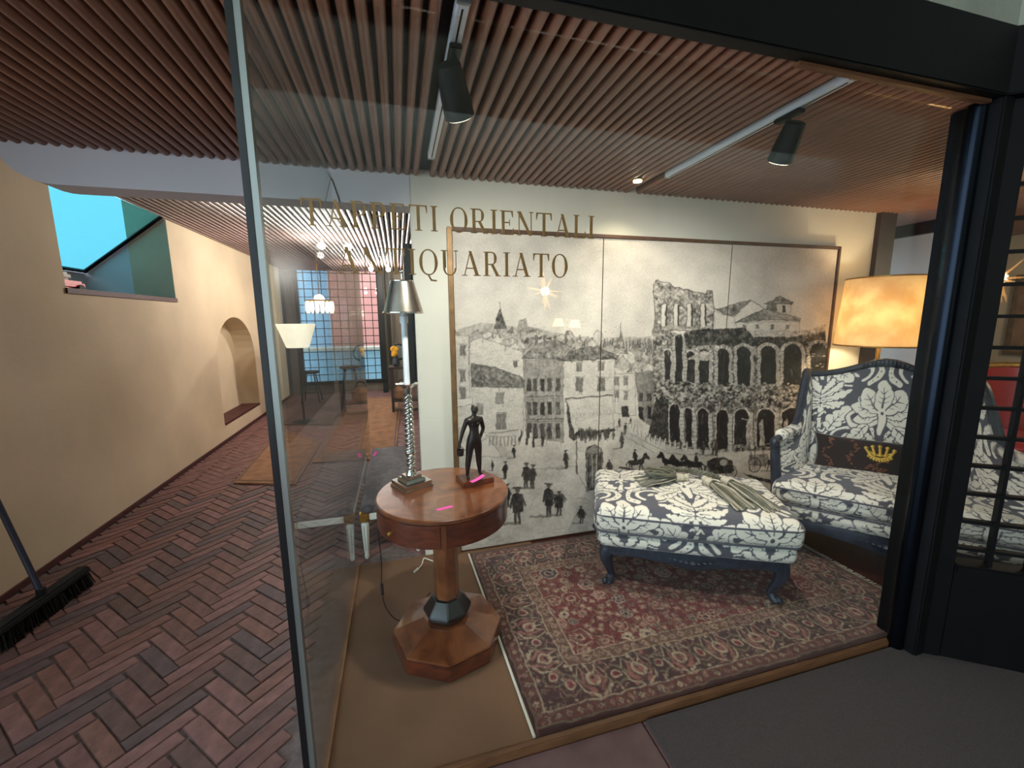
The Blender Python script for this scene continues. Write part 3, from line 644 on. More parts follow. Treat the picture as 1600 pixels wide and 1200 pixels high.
for idx, (s, Y, wx, wy, r) in enumerate(bricks):
    dz = random.uniform(-.0025, .0015); ang = PI/4+r*PI/2+random.uniform(-.012, .012)
    if idx < 300:
        o = link(bpy.data.objects.new('brick', random.choice(meshes)), fl); o.location = (wx, wy, dz); o.rotation_euler = (0, 0, ang)
    else:
        ca, sa = math.cos(ang), math.sin(ang); L, W_ = bl-gp, bw-gp
        V = [(wx+x*ca-y*sa, wy+x*sa+y*ca, z+dz) for z in (-.02, 0) for y in (0, W_) for x in (0, L)]
        rest.add(V, [(4, 5, 7, 6), (0, 1, 5, 4), (2, 6, 7, 3), (0, 4, 6, 2), (1, 3, 7, 5)])
ro = rest.build('far_brick', M['brick'][0], fl); tag(ro, kind='stuff')

# picture wall, beam over the passage, soffit
struct(MB().box(.10, 3.68, YW, YW+.14, -.05, ZC+.05).build('wall_back', M['plaster_light'], bevel=.006))
bm_ = MB(); top = 2.36; prof = [(.10, 2.135), (-1.50, 2.135)]+[(-1.50-.20*math.sin(t), 2.135+.17*(1-math.cos(t))) for t in np.linspace(.15, PI/2, 8)]+[(-1.95, 2.33), (XL, 2.335), (XL, top), (.10, top)]
V = [(x, YW, z) for x, z in prof]+[(x, YW+.16, z) for x, z in prof]; m_ = len(prof)
bm_.add(V, [tuple(range(m_)), tuple(range(m_, 2*m_))[::-1]]+[(i, m_+i, m_+(i+1) % m_, (i+1) % m_) for i in range(m_)]); struct(bm_.build('trim_3', M['beam_white']))
struct(MB().box(3.68, 3.86, YW-.03, YW+.16, -.05, ZC+.05).build('trim_4', M['dark_wood'], bevel=.004))
struct(MB().box(4.45, 4.55, 2.15, 4.0, -.05, ZC-.02).build('wall_right', M['panel_white']))
struct(MB().box(4.40, 4.45, 2.15, 4.0, ZC-.10, ZC+.02).build('trim_5', M['dark_wood']))
struct(MB().box(6.2, 6.3, -.3, 4.1, -.05, ZC+.05).box(4.45, 6.3, 4.0, 4.1, -.05, ZC+.05).build('wall_far_right', M['plaster']))
struct(MB().box(3.86, 4.5, 4.0, 4.1, -.05, ZC+.05).build('wall_recess', M['panel_white']))
# ceiling over display and passage, each slat a part
ce = struct(MB().box(XL, 6.2, YF-.055, YW+.02, ZC+.035, ZC+.12).box(3.6, 6.2, YW+.02, 4.1, ZC+.035, ZC+.12).build('ceiling', M['ceiling_dark']))
def slat_mesh(L, r, mt, z):
    mb = MB(); n = 9; prof = [(-r, .02), (-r, 0)]+[(r*math.cos(t), -r*1.05*math.sin(t)) for t in np.linspace(PI, 0, n)][1:-1]+[(r, 0), (r, .02)]; m_ = len(prof)
    V = [(x, 0, z_) for x, z_ in prof]+[(x, L, z_) for x, z_ in prof]
    mb.add(V, [(i, m_+i, m_+i+1, i+1) for i in range(m_-1)]+[tuple(range(m_)), tuple(range(m_, 2*m_))[::-1]])
    o = mb.build('slat', mt, smooth=True); me = o.data; bpy.data.objects.remove(o); return me
sp = .0472
me_l = slat_mesh(YW-YF+.055, .0165, M['slat'], 0); me_r = slat_mesh(4.0-YF+.055, .0165, M['slat'], 0)
k = 0; x = XL+.03
while x < 6.1:
    if abs(x-.20) > .026 and abs(x-1.52) > .026:
        o = link(bpy.data.objects.new('slat', me_l if x < 3.65 else me_r), ce); o.location = (x, YF-.055, ZC+.017+random.uniform(-.001, .001))
    x += sp; k += 1
cb = struct(MB().box(XL, 2.2, YW+.16, 9.6, ZB+.04, ZB+.12).build('ceiling_back', M['ceiling_dark']))
me_b = slat_mesh(9.3-YW-.16, .0175, M['slat_grey'], 0)
x = XL+.03
while x < .6:
    o = link(bpy.data.objects.new('slat', me_b), cb); o.location = (x, YW+.16, ZB+.017); x += .056
# back room: end wall with gridded window, side wall
struct(MB().box(XL, -1.95, 9.3, 9.45, -.1, 2.7).box(-.36, 2.2, 9.3, 9.45, -.1, 2.7).box(-1.95, -.36, 9.3, 9.45, -.1, .22).build('wall_end', M['grey_curtain']))
struct(MB().box(.75, .85, YW+.14, 9.4, -.1, 2.7).build('wall_inner', M['dark_wood']))
struct(MB().box(XL-.1, XL-.02, 9.0, 9.6, -.1, 2.7).build('wall_corner', M['dark_wood']))
w3 = struct(MB().box(-1.97, -1.91, 9.26, 9.34, .2, 2.62).box(-.40, -.34, 9.26, 9.34, .2, 2.62).box(-1.97, -.34, 9.26, 9.34, .17, .24).build('window_2', M['black']))
hb = MB().box(-1.95, -.36, 9.27, 9.285, -.007, .007).build('grid_bar', M['black']); hb.parent = w3; hb.location = (0, 0, .38)
for i in range(1, 14): copy_part(hb, w3, (0, 0, .38+i*.16))
vb = MB().box(-.007, .007, 9.255, 9.27, .2, 2.6).build('grid_bar', M['black']); vb.parent = w3; vb.location = (-1.79, 0, 0)
for i in range(1, 9): copy_part(vb, w3, (-1.79+i*.16, 0, 0))
MB().box(-1.95, -.36, 9.30, 9.306, .2, 2.6).build('pane', M['glass'], w3)
# what stands outside that window
pk = thing('pink_house', 'pink plastered house wall seen through the far gridded window', 'building', (-.4, 11.6, 0))
MB().box(-1.27, 1.9, 0, .4, -.1, 5.5).build('wall', M['pink_wall'], pk)
for zz in (2.9, 1.35): MB().box(.02, .34, -.03, .02, zz-.5, zz+.4).build('window', M['grey_curtain'], pk)
bl_ = thing('blue_backdrop', 'pale blue backdrop added for sky beside the pink house outside the far window', 'building', (-2.6, 12.2, 0))  # backdrop added for the sky blue left of the pink house
MB().box(-1.4, .95, 0, .4, -.1, 5.0).build('wall', M['blue_panel'], bl_); MB().box(-.05, .10, -.06, .0, -.1, 5.0).build('pilaster', M['off_white'], bl_)
vb_ = thing('blue_counter', 'low pale blue counter outside below the far gridded window', 'counter', (-1.1, 10.6, 0))
MB().box(-1.3, 1.4, 0, .5, -.1, .80).build('body', M['blue_panel'], vb_); MB().box(-1.35, 1.45, -.05, .55, .80, .86).build('top', M['off_white'], vb_)
struct(MB().box(-6, 6, 9.6, 14, -.16, -.1).build('ground_outside', M['stone']))

# unseen lane behind the camera; ceiling and walls added to dim the glass reflections
struct(MB().box(-5.5, 9.0, -3.7, YF-.02, 4.3, 4.5).build('ceiling_unseen', M['stone']))  # unseen; sized to keep the mirrored opposite wall dim
struct(MB().box(-2.4, 9.0, -4.6, -4.3, -.2, 7.0).build('wall_opposite', M['stone']))
struct(MB().box(8.0, 8.3, -4.4, YF, -.2, 7.0).build('wall_end_unseen', M['stone']))  # unseen wall added so the window mirrors stone, not open sky
struct(MB().box(-6, 9.0, -4.6, -1.2, -.2, -.14).box(-6, XL-.34, -1.2, YF, -.2, -.14).box(2.9, 9.0, -1.2, YF, -.2, -.14).build('floor_portico', M['tile']))
# shop front: header, glass, posts
struct(MB().box(-3.0, 2.2, YF-.105, YF-.056, 2.292, 2.515).build('trim_6', M['black'], bevel=.004))
struct(MB().box(1.25, 2.16, YF-.070, YF-.050, 2.280, 2.2915).build('trim_7', M['oak']))
struct(MB().box(-3.2, 2.2, YF-.10, YF+.35, 2.517, 5.2).build('wall_facade', M['stone']))
for xx in (2.2,): struct(MB().box(xx-.012, xx-.004, YF-.104, YF-.0995, 2.52, 5.2).build('trim_8', M['grout']))
w4 = struct(MB().box(XS, 2.15, YF-.004, YF+.004, -.004, 2.281).build('window_3', M['glass']))
MB().box(XS-.017, XS-.002, YF-.014, YF+.012, -.06, 2.28).build('edge_strip', M['steel'], w4)
MB().box(XS-.034, XS-.0175, YF-.016, YF+.010, -.06, 2.28).build('edge_seal', M['ebony'], w4)
w5 = MB()
pr = [(YF+.014, 0), (3.95, 0), (3.95, 2.13), (YW-.004, 2.13), (YW-.004, ZC-.021), (YF+.014, ZC-.021)]; m_ = len(pr)
w5.add([(XS-.004, y, z) for y, z in pr]+[(XS+.004, y, z) for y, z in pr], [tuple(range(m_)), tuple(range(m_, 2*m_))[::-1]]+[(i, m_+i, m_+(i+1) % m_, (i+1) % m_) for i in range(m_)])
w5 = struct(w5.build('window_4', M['glass'])); MB().box(XS-.008, XS+.008, YF+.02, YW, -.002, .006).build('floor_channel', M['tan_rug'], w5)
# right corner post and angled lattice door
struct(MB().box(2.175, 2.235, YF-.10, YF+.06, -.06, 2.30).build('trim_9', M['black'], bevel=.006))
struct(MB().lathe([(.030, -.05), (.030, 2.29)], 20, (2.165, YF-.03)).build('trim_10', M['steel_dark'], smooth=True))
TH = math.radians(-35)
d1 = bpy.data.objects.new('door_1', None); d1.location = (2.20, YF-.03, 0); d1.rotation_euler = (0, 0, TH); link(d1); struct(d1)
MB().box(0, .125, -.035, .035, -.05, 2.29).build('stile', M['black'], d1, bevel=.004); MB().box(1.0, 1.125, -.035, .035, -.05, 2.29).build('stile', M['black'], d1, bevel=.004)
MB().box(.125, 1.0, -.03, .03, -.045, .42).build('bottom_panel', M['black'], d1, bevel=.004); MB().box(.125, 1.0, -.035, .035, 2.11, 2.29).build('top_rail', M['black'], d1, bevel=.004)
MB().box(.125, 1.0, -.045, .045, .40, .435).build('bottom_moulding', M['black'], d1, bevel=.006)
hb = MB().box(.125, 1.0, -.014, .014, -.007, .007).build('lattice_bar', M['black'], d1); hb.location = (0, 0, .50)
for i in range(1, 13): copy_part(hb, d1, (0, 0, .50+i*.1245))
vb = MB().box(-.007, .007, -.013, .013, .42, 2.12).build('lattice_bar', M['black'], d1); vb.location = (.25, 0, 0)
for i in range(1, 6): copy_part(vb, d1, (.25+i*.125, 0, 0))
MB().box(.12, 1.0, -.003, .003, .42, 2.12).build('pane', M['glass'], d1)
hd = MB().box(0, 1.6, -.075, .05, 2.292, 2.515).build('trim_11', M['black'], bevel=.004); hd.location = (2.20, YF-.03, 0); hd.rotation_euler = (0, 0, TH); struct(hd)
hw = MB().box(0, 1.6, -.07, .3, 2.517, 5.2).build('wall_facade_angled', M['stone']); hw.location = (2.20, YF-.03, 0); hw.rotation_euler = (0, 0, TH); struct(hw)
dm = MB().box(.84, 2.9, .12, 1.17, -.0295, -.018).build('door_mat', M['mat'], bevel=.003); tag(dm, 'large charcoal door mat on the stone floor before the window', 'mat')

# lettering on the glass: serif capitals built from stems and hairlines
def letter_shapes(ch):
    """list of convex polygons in a cap-height-1 box, and advance width"""
    T, t, s = .150, .045, .035; P = []
    def rect(x0, x1, y0, y1): P.append([(x0, y0), (x1, y0), (x1, y1), (x0, y1)])
    def stem(x, w=T): rect(x, x+w, 0, 1); rect(x-.09, x+w+.09, 0, s); rect(x-.09, x+w+.09, 1-s, 1)
    def arc(cx, cy, rx, ry, a0, a1, w0, wm, n=18):
        A = np.linspace(a0, a1, n)
        for p, q in zip(A, A[1:]):
            wf = lambda a: w0+(wm-w0)*abs(math.cos(a))**1.5
            P.append([(cx+(rx-wf(p))*math.cos(p), cy+(ry-w0)*math.sin(p)), (cx+rx*math.cos(p), cy+ry*math.sin(p)), (cx+rx*math.cos(q), cy+ry*math.sin(q)), (cx+(rx-wf(q))*math.cos(q), cy+(ry-w0)*math.sin(q))])
    if ch == 'T':
        rect(.36, .51, 0, 1); rect(.27, .60, 0, s); rect(.0, .87, 1-t, 1); P.append([(0, 1), (0, .70), (.03, .70), (.10, 1-t)]); P.append([(.87, 1), (.77, 1-t), (.84, .70), (.87, .70)]); w = .87
    elif ch == 'A':
        P.append([(.36, 1), (.50, 1), (.86, 0), (.69, 0)]); P.append([(.40, .93), (.44, .93), (.16, 0), (.11, 0)]); rect(.24, .62, .28, .28+t); rect(0, .27, 0, s); rect(.58, .95, 0, s); w = .93
    elif ch in 'PR':
        stem(.09); rect(.20, .42, 1-t, 1); rect(.20, .42, .46, .46+t); arc(.42, .73, .27, .27, -PI/2, PI/2, t, T); w = .72
        if ch == 'R': P.append([(.38, .48), (.52, .48), (.82, 0), (.66, 0)]); rect(.62, .90, 0, s); w = .88
    elif ch == 'E':
        stem(.09); rect(.2, .70, 0, t); rect(.2, .68, 1-t, 1); rect(.2, .52, .49, .49+t); P.append([(.70, 0), (.72, .28), (.69, .28), (.60, t)]); P.append([(.68, 1), (.58, 1-t), (.66, .74), (.69, .74)]); rect(.49, .52, .38, .65); w = .74
    elif ch == 'I': stem(.09); w = .33
    elif ch == 'L': stem(.09); rect(.2, .68, 0, t); P.append([(.70, 0), (.73, .30), (.70, .30), (.58, t)]); w = .73
    elif ch == 'N': rect(.10, .10+t, 0, 1); rect(.02, .24, 0, s); P.append([(.02, 1), (.22, 1), (.80, 0), (.68, 0)]); rect(.76, .76+t, 0, 1); rect(.68, .90, 1-s, 1); w = .90
    elif ch in 'OQ':
        arc(.44, .5, .44, .515, 0, 2*PI, t, T, 40); w = .88
        if ch == 'Q': P.append([(.34, .06), (.44, .02), (.60, -.22), (.52, -.24)]); P.append([(.52, -.24), (.58, -.18), (.82, -.20), (.80, -.26)])
    elif ch == 'U':
        rect(.09, .24, .30, 1); rect(0, .33, 1-s, 1); rect(.70, .70+t, .30, 1); rect(.62, .84, 1-s, 1); arc(.418, .30, .328, .31, PI, 2*PI, t, .10); w = .84
    else: w = .30
    return P, w
def write(txt, x0, x1, z0, h):
    sh = [letter_shapes(ch) for ch in txt]; gap = .16; tot = sum(w for _, w in sh)+gap*(len(txt)-1); k = (x1-x0)/tot; x = x0
    for ch, (P, w) in zip(txt, sh):
        if P:
            mb = MB()
            for i, p in enumerate(P):
                e = i*.00004; V = [(x+a*k, YF-.0072-e, z0+b*h) for a, b in p]+[(x+a*k, YF-.0045, z0+b*h) for a, b in p]; m_ = len(p)
                mb.add(V, [tuple(range(m_)), tuple(range(m_, 2*m_))[::-1]]+[(i_, m_+i_, m_+(i_+1) % m_, (i_+1) % m_) for i_ in range(m_)])
            mb.build('letter', M['gold_letter'], w4)
        x += (w+gap)*k
write('TAPPETI ORIENTALI', -.222, .590, 1.741, .066)
write('ANTIQUARIATO', -.146, .505, 1.624, .068)

# ------------------------------------------------------------------ dense patterned shapes
def grid_faces(nu, nv, off=0):
    i, j = np.meshgrid(np.arange(nu-1), np.arange(nv-1), indexing='ij'); a = (i*nv+j).ravel()
    return np.stack([a, a+nv, a+nv+1, a+1], 1)+off
def weld(me, d=1e-4, smooth=True):
    bm = bmesh.new(); bm.from_mesh(me); bmesh.ops.remove_doubles(bm, verts=bm.verts, dist=d); bmesh.ops.recalc_face_normals(bm, faces=bm.faces)
    for f in bm.faces: f.smooth = smooth
    bm.to_mesh(me); bm.free(); return me
def cushion(name, m, size, r, res, colf, parent=None, deform=None, z0=0):
    """rounded block, x 0...w, y 0...d, z z0...z0+h; colf(u, v) gets an unrolled pattern position"""
    w, d, h = size; VV = []; FF = []; UV = []; off = 0
    nx, ny, nz = max(6, int(w/res)), max(6, int(d/res)), max(6, int(h/res))
    def face(na, nb, f, uvf):
        nonlocal off
        A, B = np.meshgrid(np.linspace(0, 1, na), np.linspace(0, 1, nb), indexing='ij'); P = np.stack(f(A.ravel(), B.ravel()), 1); VV.append(P); UV.append(np.stack(uvf(P), 1)); FF.append(grid_faces(na, nb, off)); off += len(P)
    o = lambda a: np.zeros_like(a)
    face(nx, ny, lambda a, b: (a*w, b*d, o(a)+h), lambda P: (P[:, 0], P[:, 1]))
    face(nx, ny, lambda a, b: (a*w, b*d, o(a)), lambda P: (P[:, 0], -h-P[:, 1]))
    face(nx, nz, lambda a, b: (a*w, o(a), b*h), lambda P: (P[:, 0], P[:, 2]-h))
    face(nx, nz, lambda a, b: (a*w, o(a)+d, b*h), lambda P: (P[:, 0], d+h-P[:, 2]))
    face(ny, nz, lambda a, b: (o(a), a*d, b*h), lambda P: (P[:, 2]-h, P[:, 1]))
    face(ny, nz, lambda a, b: (o(a)+w, a*d, b*h), lambda P: (w+h-P[:, 2], P[:, 1]))
    V = np.concatenate(VV); F = np.concatenate(FF); UV = np.concatenate(UV)
    lo = np.minimum(np.array([r, r, min(r, h/2)]), np.array(size)/2); core = np.clip(V, lo, np.array(size)-lo); dv = V-core
    ln = np.linalg.norm(dv/lo, axis=1, keepdims=True); V = core+np.where(ln > 1e-9, dv/np.maximum(ln, 1e-9), 0)
    C = colf(UV[:, 0], UV[:, 1])
    if deform is not None: V = deform(V, w, d, h)
    V[:, 2] += z0
    me = mesh_from(name, V, F, True); vcol(me, C); weld(me, 2e-4); return obj(name, me, m, parent)
def puff(name, m, P00, fu, colf, nu, nv, thick, parent=None, both=True):
    """upholstered panel: fu(s, t) -> (points, normals) for arrays s, t; both sides, edges pulled in"""
    S, T = np.meshgrid(np.linspace(0, 1, nu), np.linspace(0, 1, nv), indexing='ij'); S = S.ravel(); T = T.ravel()
    P, N = fu(S, T); e = (np.clip(np.sin(PI*S), 0, 1)**.35*np.clip(np.sin(PI*T), 0, 1)**.35)[:, None]
    A = P+N*thick*e; B = P-N*thick*.6*e; C = colf(S, T)
    me = mesh_from(name, np.concatenate([A, B]), np.concatenate([grid_faces(nu, nv), grid_faces(nu, nv, len(A))]), True); vcol(me, np.concatenate([C, C])); weld(me, 1e-5); return obj(name, me, m, parent)

# ------------------------------------------------------------------ large print in three panels
TOWN = draw_town()
sc = thing('picture_screen', 'large three-panel sepia print of an old square with ruined arcades', 'picture', (.325, YW-.035, 0))
SW, SH = 2.945, 2.005; seams = [0, .968, 1.965, SW]
INK = np.array(lin((.10, .09, .09))); PAPER = np.array(lin((.83, .79, .74)))
for k in range(3):
    x0, x1 = seams[k]+.003, seams[k+1]-.003; nx, nz = int((x1-x0)/.0039), 500
    Xg, Zg = np.meshgrid(np.linspace(x0, x1, nx), np.linspace(.012, SH, nz), indexing='ij'); Xg = Xg.ravel(); Zg = Zg.ravel()
    Wp = np.stack([Xg+.325, np.full_like(Xg, YW-.035), Zg], 1)-EYE; dep = Wp@_fw; px = 800+FPX*(Wp@RT)/dep; py = 600-FPX*(Wp@UP)/dep
    t = TOWN.sample(px, py)[:, None]; t = t**1.55; Cv = INK*(1-t)+PAPER*t
    V = np.stack([Xg, np.zeros_like(Xg), Zg], 1)
    me = mesh_from('print', V, grid_faces(nx, nz)); vcol(me, Cv)
    pb = MB().box(x0, x1, .0015, .022, .004, SH+.001).build('panel', M['frame_brown'], sc)
    obj('print', me, M['print'], pb)
MB().box(-.028, -.001, -.012, .026, .0, SH+.024).build('frame_side', M['frame_gold'], sc, bevel=.003)
MB().box(SW+.001, SW+.022, -.012, .026, .0, SH+.024).build('frame_side', M['frame_brown'], sc, bevel=.003)
MB().box(-.001, SW+.001, -.010, .024, SH+.002, SH+.024).build('frame_top', M['frame_brown'], sc, bevel=.003)

# ------------------------------------------------------------------ rug
RUGC = draw_rug(); RW, RD = 2.13, 1.23
rg = thing('oriental_rug', 'red oriental rug with floral field and palmette border under the ottoman', 'rug', (.372, YF+.004, 0))
nx, ny = 600, 350; A, B = np.meshgrid(np.linspace(0, RW, nx), np.linspace(0, RD, ny), indexing='ij'); A = A.ravel(); B = B.ravel()
zz = .009+.0018*np.sin(A*9+B*4)+.0015*np.sin(B*13-A*3); edge = np.minimum.reduce([A, B, RW-A, RD-B]); zz = np.where(edge < 1e-6, 0, zz)
shift = .035*(1-B/RD)     # the left edge runs a little askew
me = mesh_from('pile', np.stack([A+shift*(1-A/RW), B, zz], 1), grid_faces(nx, ny), True); vcol(me, RUGC.sample(A, B)); obj('pile', me, M['rug'], rg)
fe = MB().tube([(.035-.004, 0, .005), (.02-.004, .5, .006), (-.004, RD, .005)], .006, 6).build('selvedge', M['off_white'], rg)
fg = MB()
for k in range(130):
    y = .01+k*RD/131; fg.tube([(RW-.002, y, .008), (RW+.02, y+random.uniform(-.004, .004), .005), (RW+.042, y+random.uniform(-.008, .008), .003)], .002, 4)
tag(fg.build('fringe', M['tassel_light'], rg), kind='stuff')

# ------------------------------------------------------------------ ottoman
DAM = draw_damask()
CABR = lambda h: [((0, 0, h), .036), ((.016, .016, h*.86), .040), ((.022, .022, h*.66), .033), ((.008, .008, h*.40), .022), ((-.006, -.006, h*.20), .018), ((.0, .0, h*.08), .021), ((.014, .014, h*.015), .026), ((.016, .016, 0), .020)]
def cabriole(parent, x, y, h, sx, sy, s=1.0):
    """leg curving out towards sx, sy and ending in a scroll toe"""
    q = CABR(h); P = spline([(x+sx*(p[0]-.022)*s, y+sy*(p[1]-.022)*s, p[2]) for p, _ in q], 4); rr = np.interp(np.linspace(0, len(q)-1, len(P)), range(len(q)), [r*s for _, r in q])
    mb = MB().tube(P, list(rr), 10); mb.ball((x+sx*.002, y+sy*.002, .017*s), .017*s, 10, 7)
    return mb.build('leg', M['slate_wood'], parent, smooth=True)
def apron(parent, p0, p1, z, hgt, sag, n=24, th=.022, name='apron'):
    """carved serpentine rail between two points"""
    p0, p1 = np.array(p0), np.array(p1); d = p1-p0; L = np.linalg.norm(d); e = d/L; nn = np.array([e[1], -e[0]]); mb = MB(); V = []
    for k in range(n+1):
        s = k/n; zb = z-hgt*.5-sag*(.5-.5*math.cos(2*PI*s))*.75-.5*sag*math.exp(-((s-.5)/.09)**2)+.55*sag*(math.exp(-((s-.05)/.07)**2)+math.exp(-((s-.95)/.07)**2))*-.6; out = .018*math.sin(PI*s)
        for o_, z_ in ((th+out, z+hgt*.5), (th+out+.006, z), (th+out, zb), (-th, zb), (-th, z+hgt*.5)):
            q = p0+d*s+nn*o_; V.append((q[0], q[1], z_))
    F = [tuple(range(5)), tuple(range(n*5, n*5+5))[::-1]]
    for k in range(n):
        for i in range(5): F.append((k*5+i, k*5+(i+1) % 5, (k+1)*5+(i+1) % 5, (k+1)*5+i))
    mb.add(V, F); o = mb.build(name, M['slate_wood'], parent, smooth=True)
    cv = MB(); m_ = p0+d*.5+nn*(th+.024); zc = z-hgt*.2
    cv.ball((m_[0], m_[1], zc-sag*.4), .022, 10, 7, (1.2, 1.2, .8))
    for s in (-1, 1):
        for k in range(4): q = m_+e*s*(.03+.028*k); cv.ball((q[0]-nn[0]*.004*k, q[1]-nn[1]*.004*k, zc-sag*(.3-.06*k)), .014-.0015*k, 8, 6, (1.3, 1.3, .7))
    cv.build('carving', M['slate_wood'], o, smooth=True); return o
def piping(parent, pts, r=.0055): return MB().tube(pts, r, 7).build('piping', M['piping'], parent, smooth=True)
OW, OD = 1.0, .60
ot = thing('ottoman', 'damask ottoman on dark carved legs standing on the red rug', 'ottoman', (.995, 1.895, .010), math.radians(-27))
for x, y, sx, sy in ((.055, .055, -1, -1), (OW-.055, .055, 1, -1), (.055, OD-.055, -1, 1), (OW-.055, OD-.055, 1, 1)): cabriole(ot, x, y, .25, sx, sy, 1.1)
apron(ot, (.06, .045), (OW-.06, .045), .235, .05, .035); apron(ot, (OW-.06, OD-.045), (.06, OD-.045), .235, .05, .03); apron(ot, (.045, OD-.06), (.045, .06), .235, .05, .03); apron(ot, (OW-.045, .06), (OW-.045, OD-.06), .235, .05, .03)
def bulge(V, w, d, h):
    sx = np.sin(PI*np.clip(V[:, 0]/w, 0, 1)); sy = np.sin(PI*np.clip(V[:, 1]/d, 0, 1)); t = V[:, 2]/h; V[:, 1] -= .02*sx*np.where(V[:, 1] < d/2, 1, -1)*(.4+.6*np.sin(PI*np.clip(t, 0, 1))); return V
cushion('seat_base', M['damask'], (OW, OD, .10), .045, .0045, lambda u, v: damask(u, v, (.22, .37)), ot, bulge, .245)
def crown(V, w, d, h):
    a = np.clip(V[:, 0]/w, 0, 1); b = np.clip(V[:, 1]/d, 0, 1); t = V[:, 2]/h; s = (np.sin(PI*a)*np.sin(PI*b))**.6
    V = bulge(V, w, d, h); V[:, 2] += np.where(t > .5, .035*s*(t-.5)*2, 0)+.003*np.sin(a*17+b*9)*t; return V
cs = cushion('cushion', M['damask'], (OW+.035, OD+.03, .145), .05, .0038, lambda u, v: damask(u, v, (.205, .60)), ot, crown, .335); cs.location = (-.0175, -.015, 0)
for zz in (.475-.035, .347):
    w_ = OW+.035; r_ = .048; ins = .004 if zz > .4 else .012
    pts = [(ins, .30, zz), (ins, r_, zz)]+[(r_-(r_-ins)*math.cos(a), r_-(r_-ins)*math.sin(a), zz) for a in np.linspace(.2, PI/2-.2, 5)]
    pts += [(x, ins-.0005-.0195*math.sin(PI*x/w_), zz) for x in np.linspace(r_, w_-r_, 24)]
    pts += [(w_-r_+(r_-ins)*math.sin(a), r_-(r_-ins)*math.cos(a), zz) for a in np.linspace(.2, PI/2-.2, 5)]+[(w_-ins, y, zz) for y in (r_, .2, .35, OD-.03)]
    piping(cs, pts)

# tassels on the ottoman: rope, wound head and skirt of strands
def tassel(parent, head, tip, L0, n, spread, seed):
    R = random.Random(seed); h = Vector(head); t = Vector(tip); d = (t-h); L = d.length; d.normalize(); side = d.cross(Vector((0, 0, 1))).normalized(); sk = MB(); sk2 = MB()
    hd = MB().ball(h-d*.02, .026, 12, 8, (1, 1, .8)); hd.tube([h-d*.005, h+d*.02], .024, 12); hd.ball(h-d*.052, .018, 10, 7); ho = hd.build('head', M['tassel_light'], parent, smooth=True)
    bd = MB(); bd.tube([h+d*.016, h+d*.024], .0265, 12); bd.build('band', M['tassel'], ho, smooth=True)
    for k in range(n):
        a = R.uniform(-1, 1); lay = R.uniform(0, 1); w = R.uniform(.85, 1.05)
        p0 = h+d*.01+side*a*.018+Vector((0, 0, .016*lay-.004)); p1 = h+d*L*.4+side*a*(.024+spread*.5)+Vector((0, 0, .022*lay-.006)); p2 = h+d*L*.75*w+side*a*spread*.9+Vector((0, 0, .012*lay-.012)); p3 = h+d*L*w+side*(a*spread+R.uniform(-.01, .01))+Vector((0, 0, .004*lay-.018))
        (sk2 if k % 4 == 0 else sk).tube([Vector(p) for p in spline([p0, p1, p2, p3], 4)], .0021, 4)
    o = sk.build('skirt', M['tassel'], parent, smooth=True); tag(o, kind='stuff'); o2 = sk2.build('skirt_cream', M['tassel_light'], parent, smooth=True); tag(o2, kind='stuff')  # second skirt holds the cream silk strands
ZT = .545
tb = thing('tassel', 'grey and cream silk tassel tieback hanging toward the right front of the ottoman', 'tassel', (.995, 1.895, 0), math.radians(-27))
tassel(tb, (.64, .30, ZT+.012), (.76, .07, ZT-.012), .2, 130, .06, 1); tassel(tb, (.74, .33, ZT+.012), (.90, .10, ZT-.020), .2, 120, .055, 2)
rp = MB()
for ph in (0, 2.1, 4.2):
    base = spline([(.71, .36, ZT+.02), (.64, .42, ZT+.02), (.56, .50, ZT+.005), (.44, .54, ZT-.003), (.40, .52, ZT)], 14)
    rp.tube([Vector(p)+Vector((0, .008*math.cos(ph+i*.6), .008*math.sin(ph+i*.6))) for i, p in enumerate(base)], .008, 6)
rp.build('rope', M['tassel'], tb, smooth=True)
tc = thing('tassel', 'coiled grey green silk tassel lying on the left back of the ottoman', 'tassel', (.995, 1.895, 0), math.radians(-27))
tassel(tc, (.47, .36, ZT+.010), (.24, .30, ZT+.004), .2, 150, .075, 3)
lp = MB()
for k in range(5):
    pts = [(.36+.09*math.cos(t+k)*(.6+.1*k), .34+.055*math.sin(t+k)*(.6+.1*k), ZT+.018+.006*k+.006*math.sin(3*t)) for t in np.linspace(0, 5, 22)]
    lp.tube(pts, .0085, 6)
lp.build('rope', M['tassel'], tc, smooth=True)

# ------------------------------------------------------------------ wide wing armchair
CH = math.radians(-48.5); CW, CD = 1.12, .74
ch = thing('wing_armchair', 'wide damask wing armchair with dark carved frame behind the corner post', 'armchair', (2.225, 1.925, .008), CH)
for x, y, sx, sy in ((.07, .06, -1, -1), (CW-.07, .06, 1, -1), (.16, CD-.03, -1, 1), (CW-.16, CD-.03, 1, 1)): cabriole(ch, x, y, .25, sx, sy, 1.15)
apron(ch, (.06, .03), (CW-.06, .03), .235, .055, .04); apron(ch, (.10, CD-.02), (.05, .06), .235, .05, .03); apron(ch, (CW-.05, .06), (CW-.10, CD-.02), .235, .05, .03)
cushion('seat_base', M['damask'], (CW-.02, CD, .11), .04, .006, lambda u, v: damask(u, v, (.14, .2)), ch, bulge, .245)
def scushion(V, w, d, h):
    b = np.clip(V[:, 1]/d, 0, 1); nar = 1-.22*b**1.3; V[:, 0] = w/2+(V[:, 0]-w/2)*nar; return crown(V, w, d, h)
cs = cushion('seat_cushion', M['damask'], (CW+.02, .66, .135), .055, .0048, lambda u, v: damask(u, v, (.14, .55)), ch, scushion, .345); cs.location = (-.01, -.025, 0)
piping(cs, [(x*CW, -.008-.024*math.sin(PI*x), .452) for x in np.linspace(.01, .99, 22)])
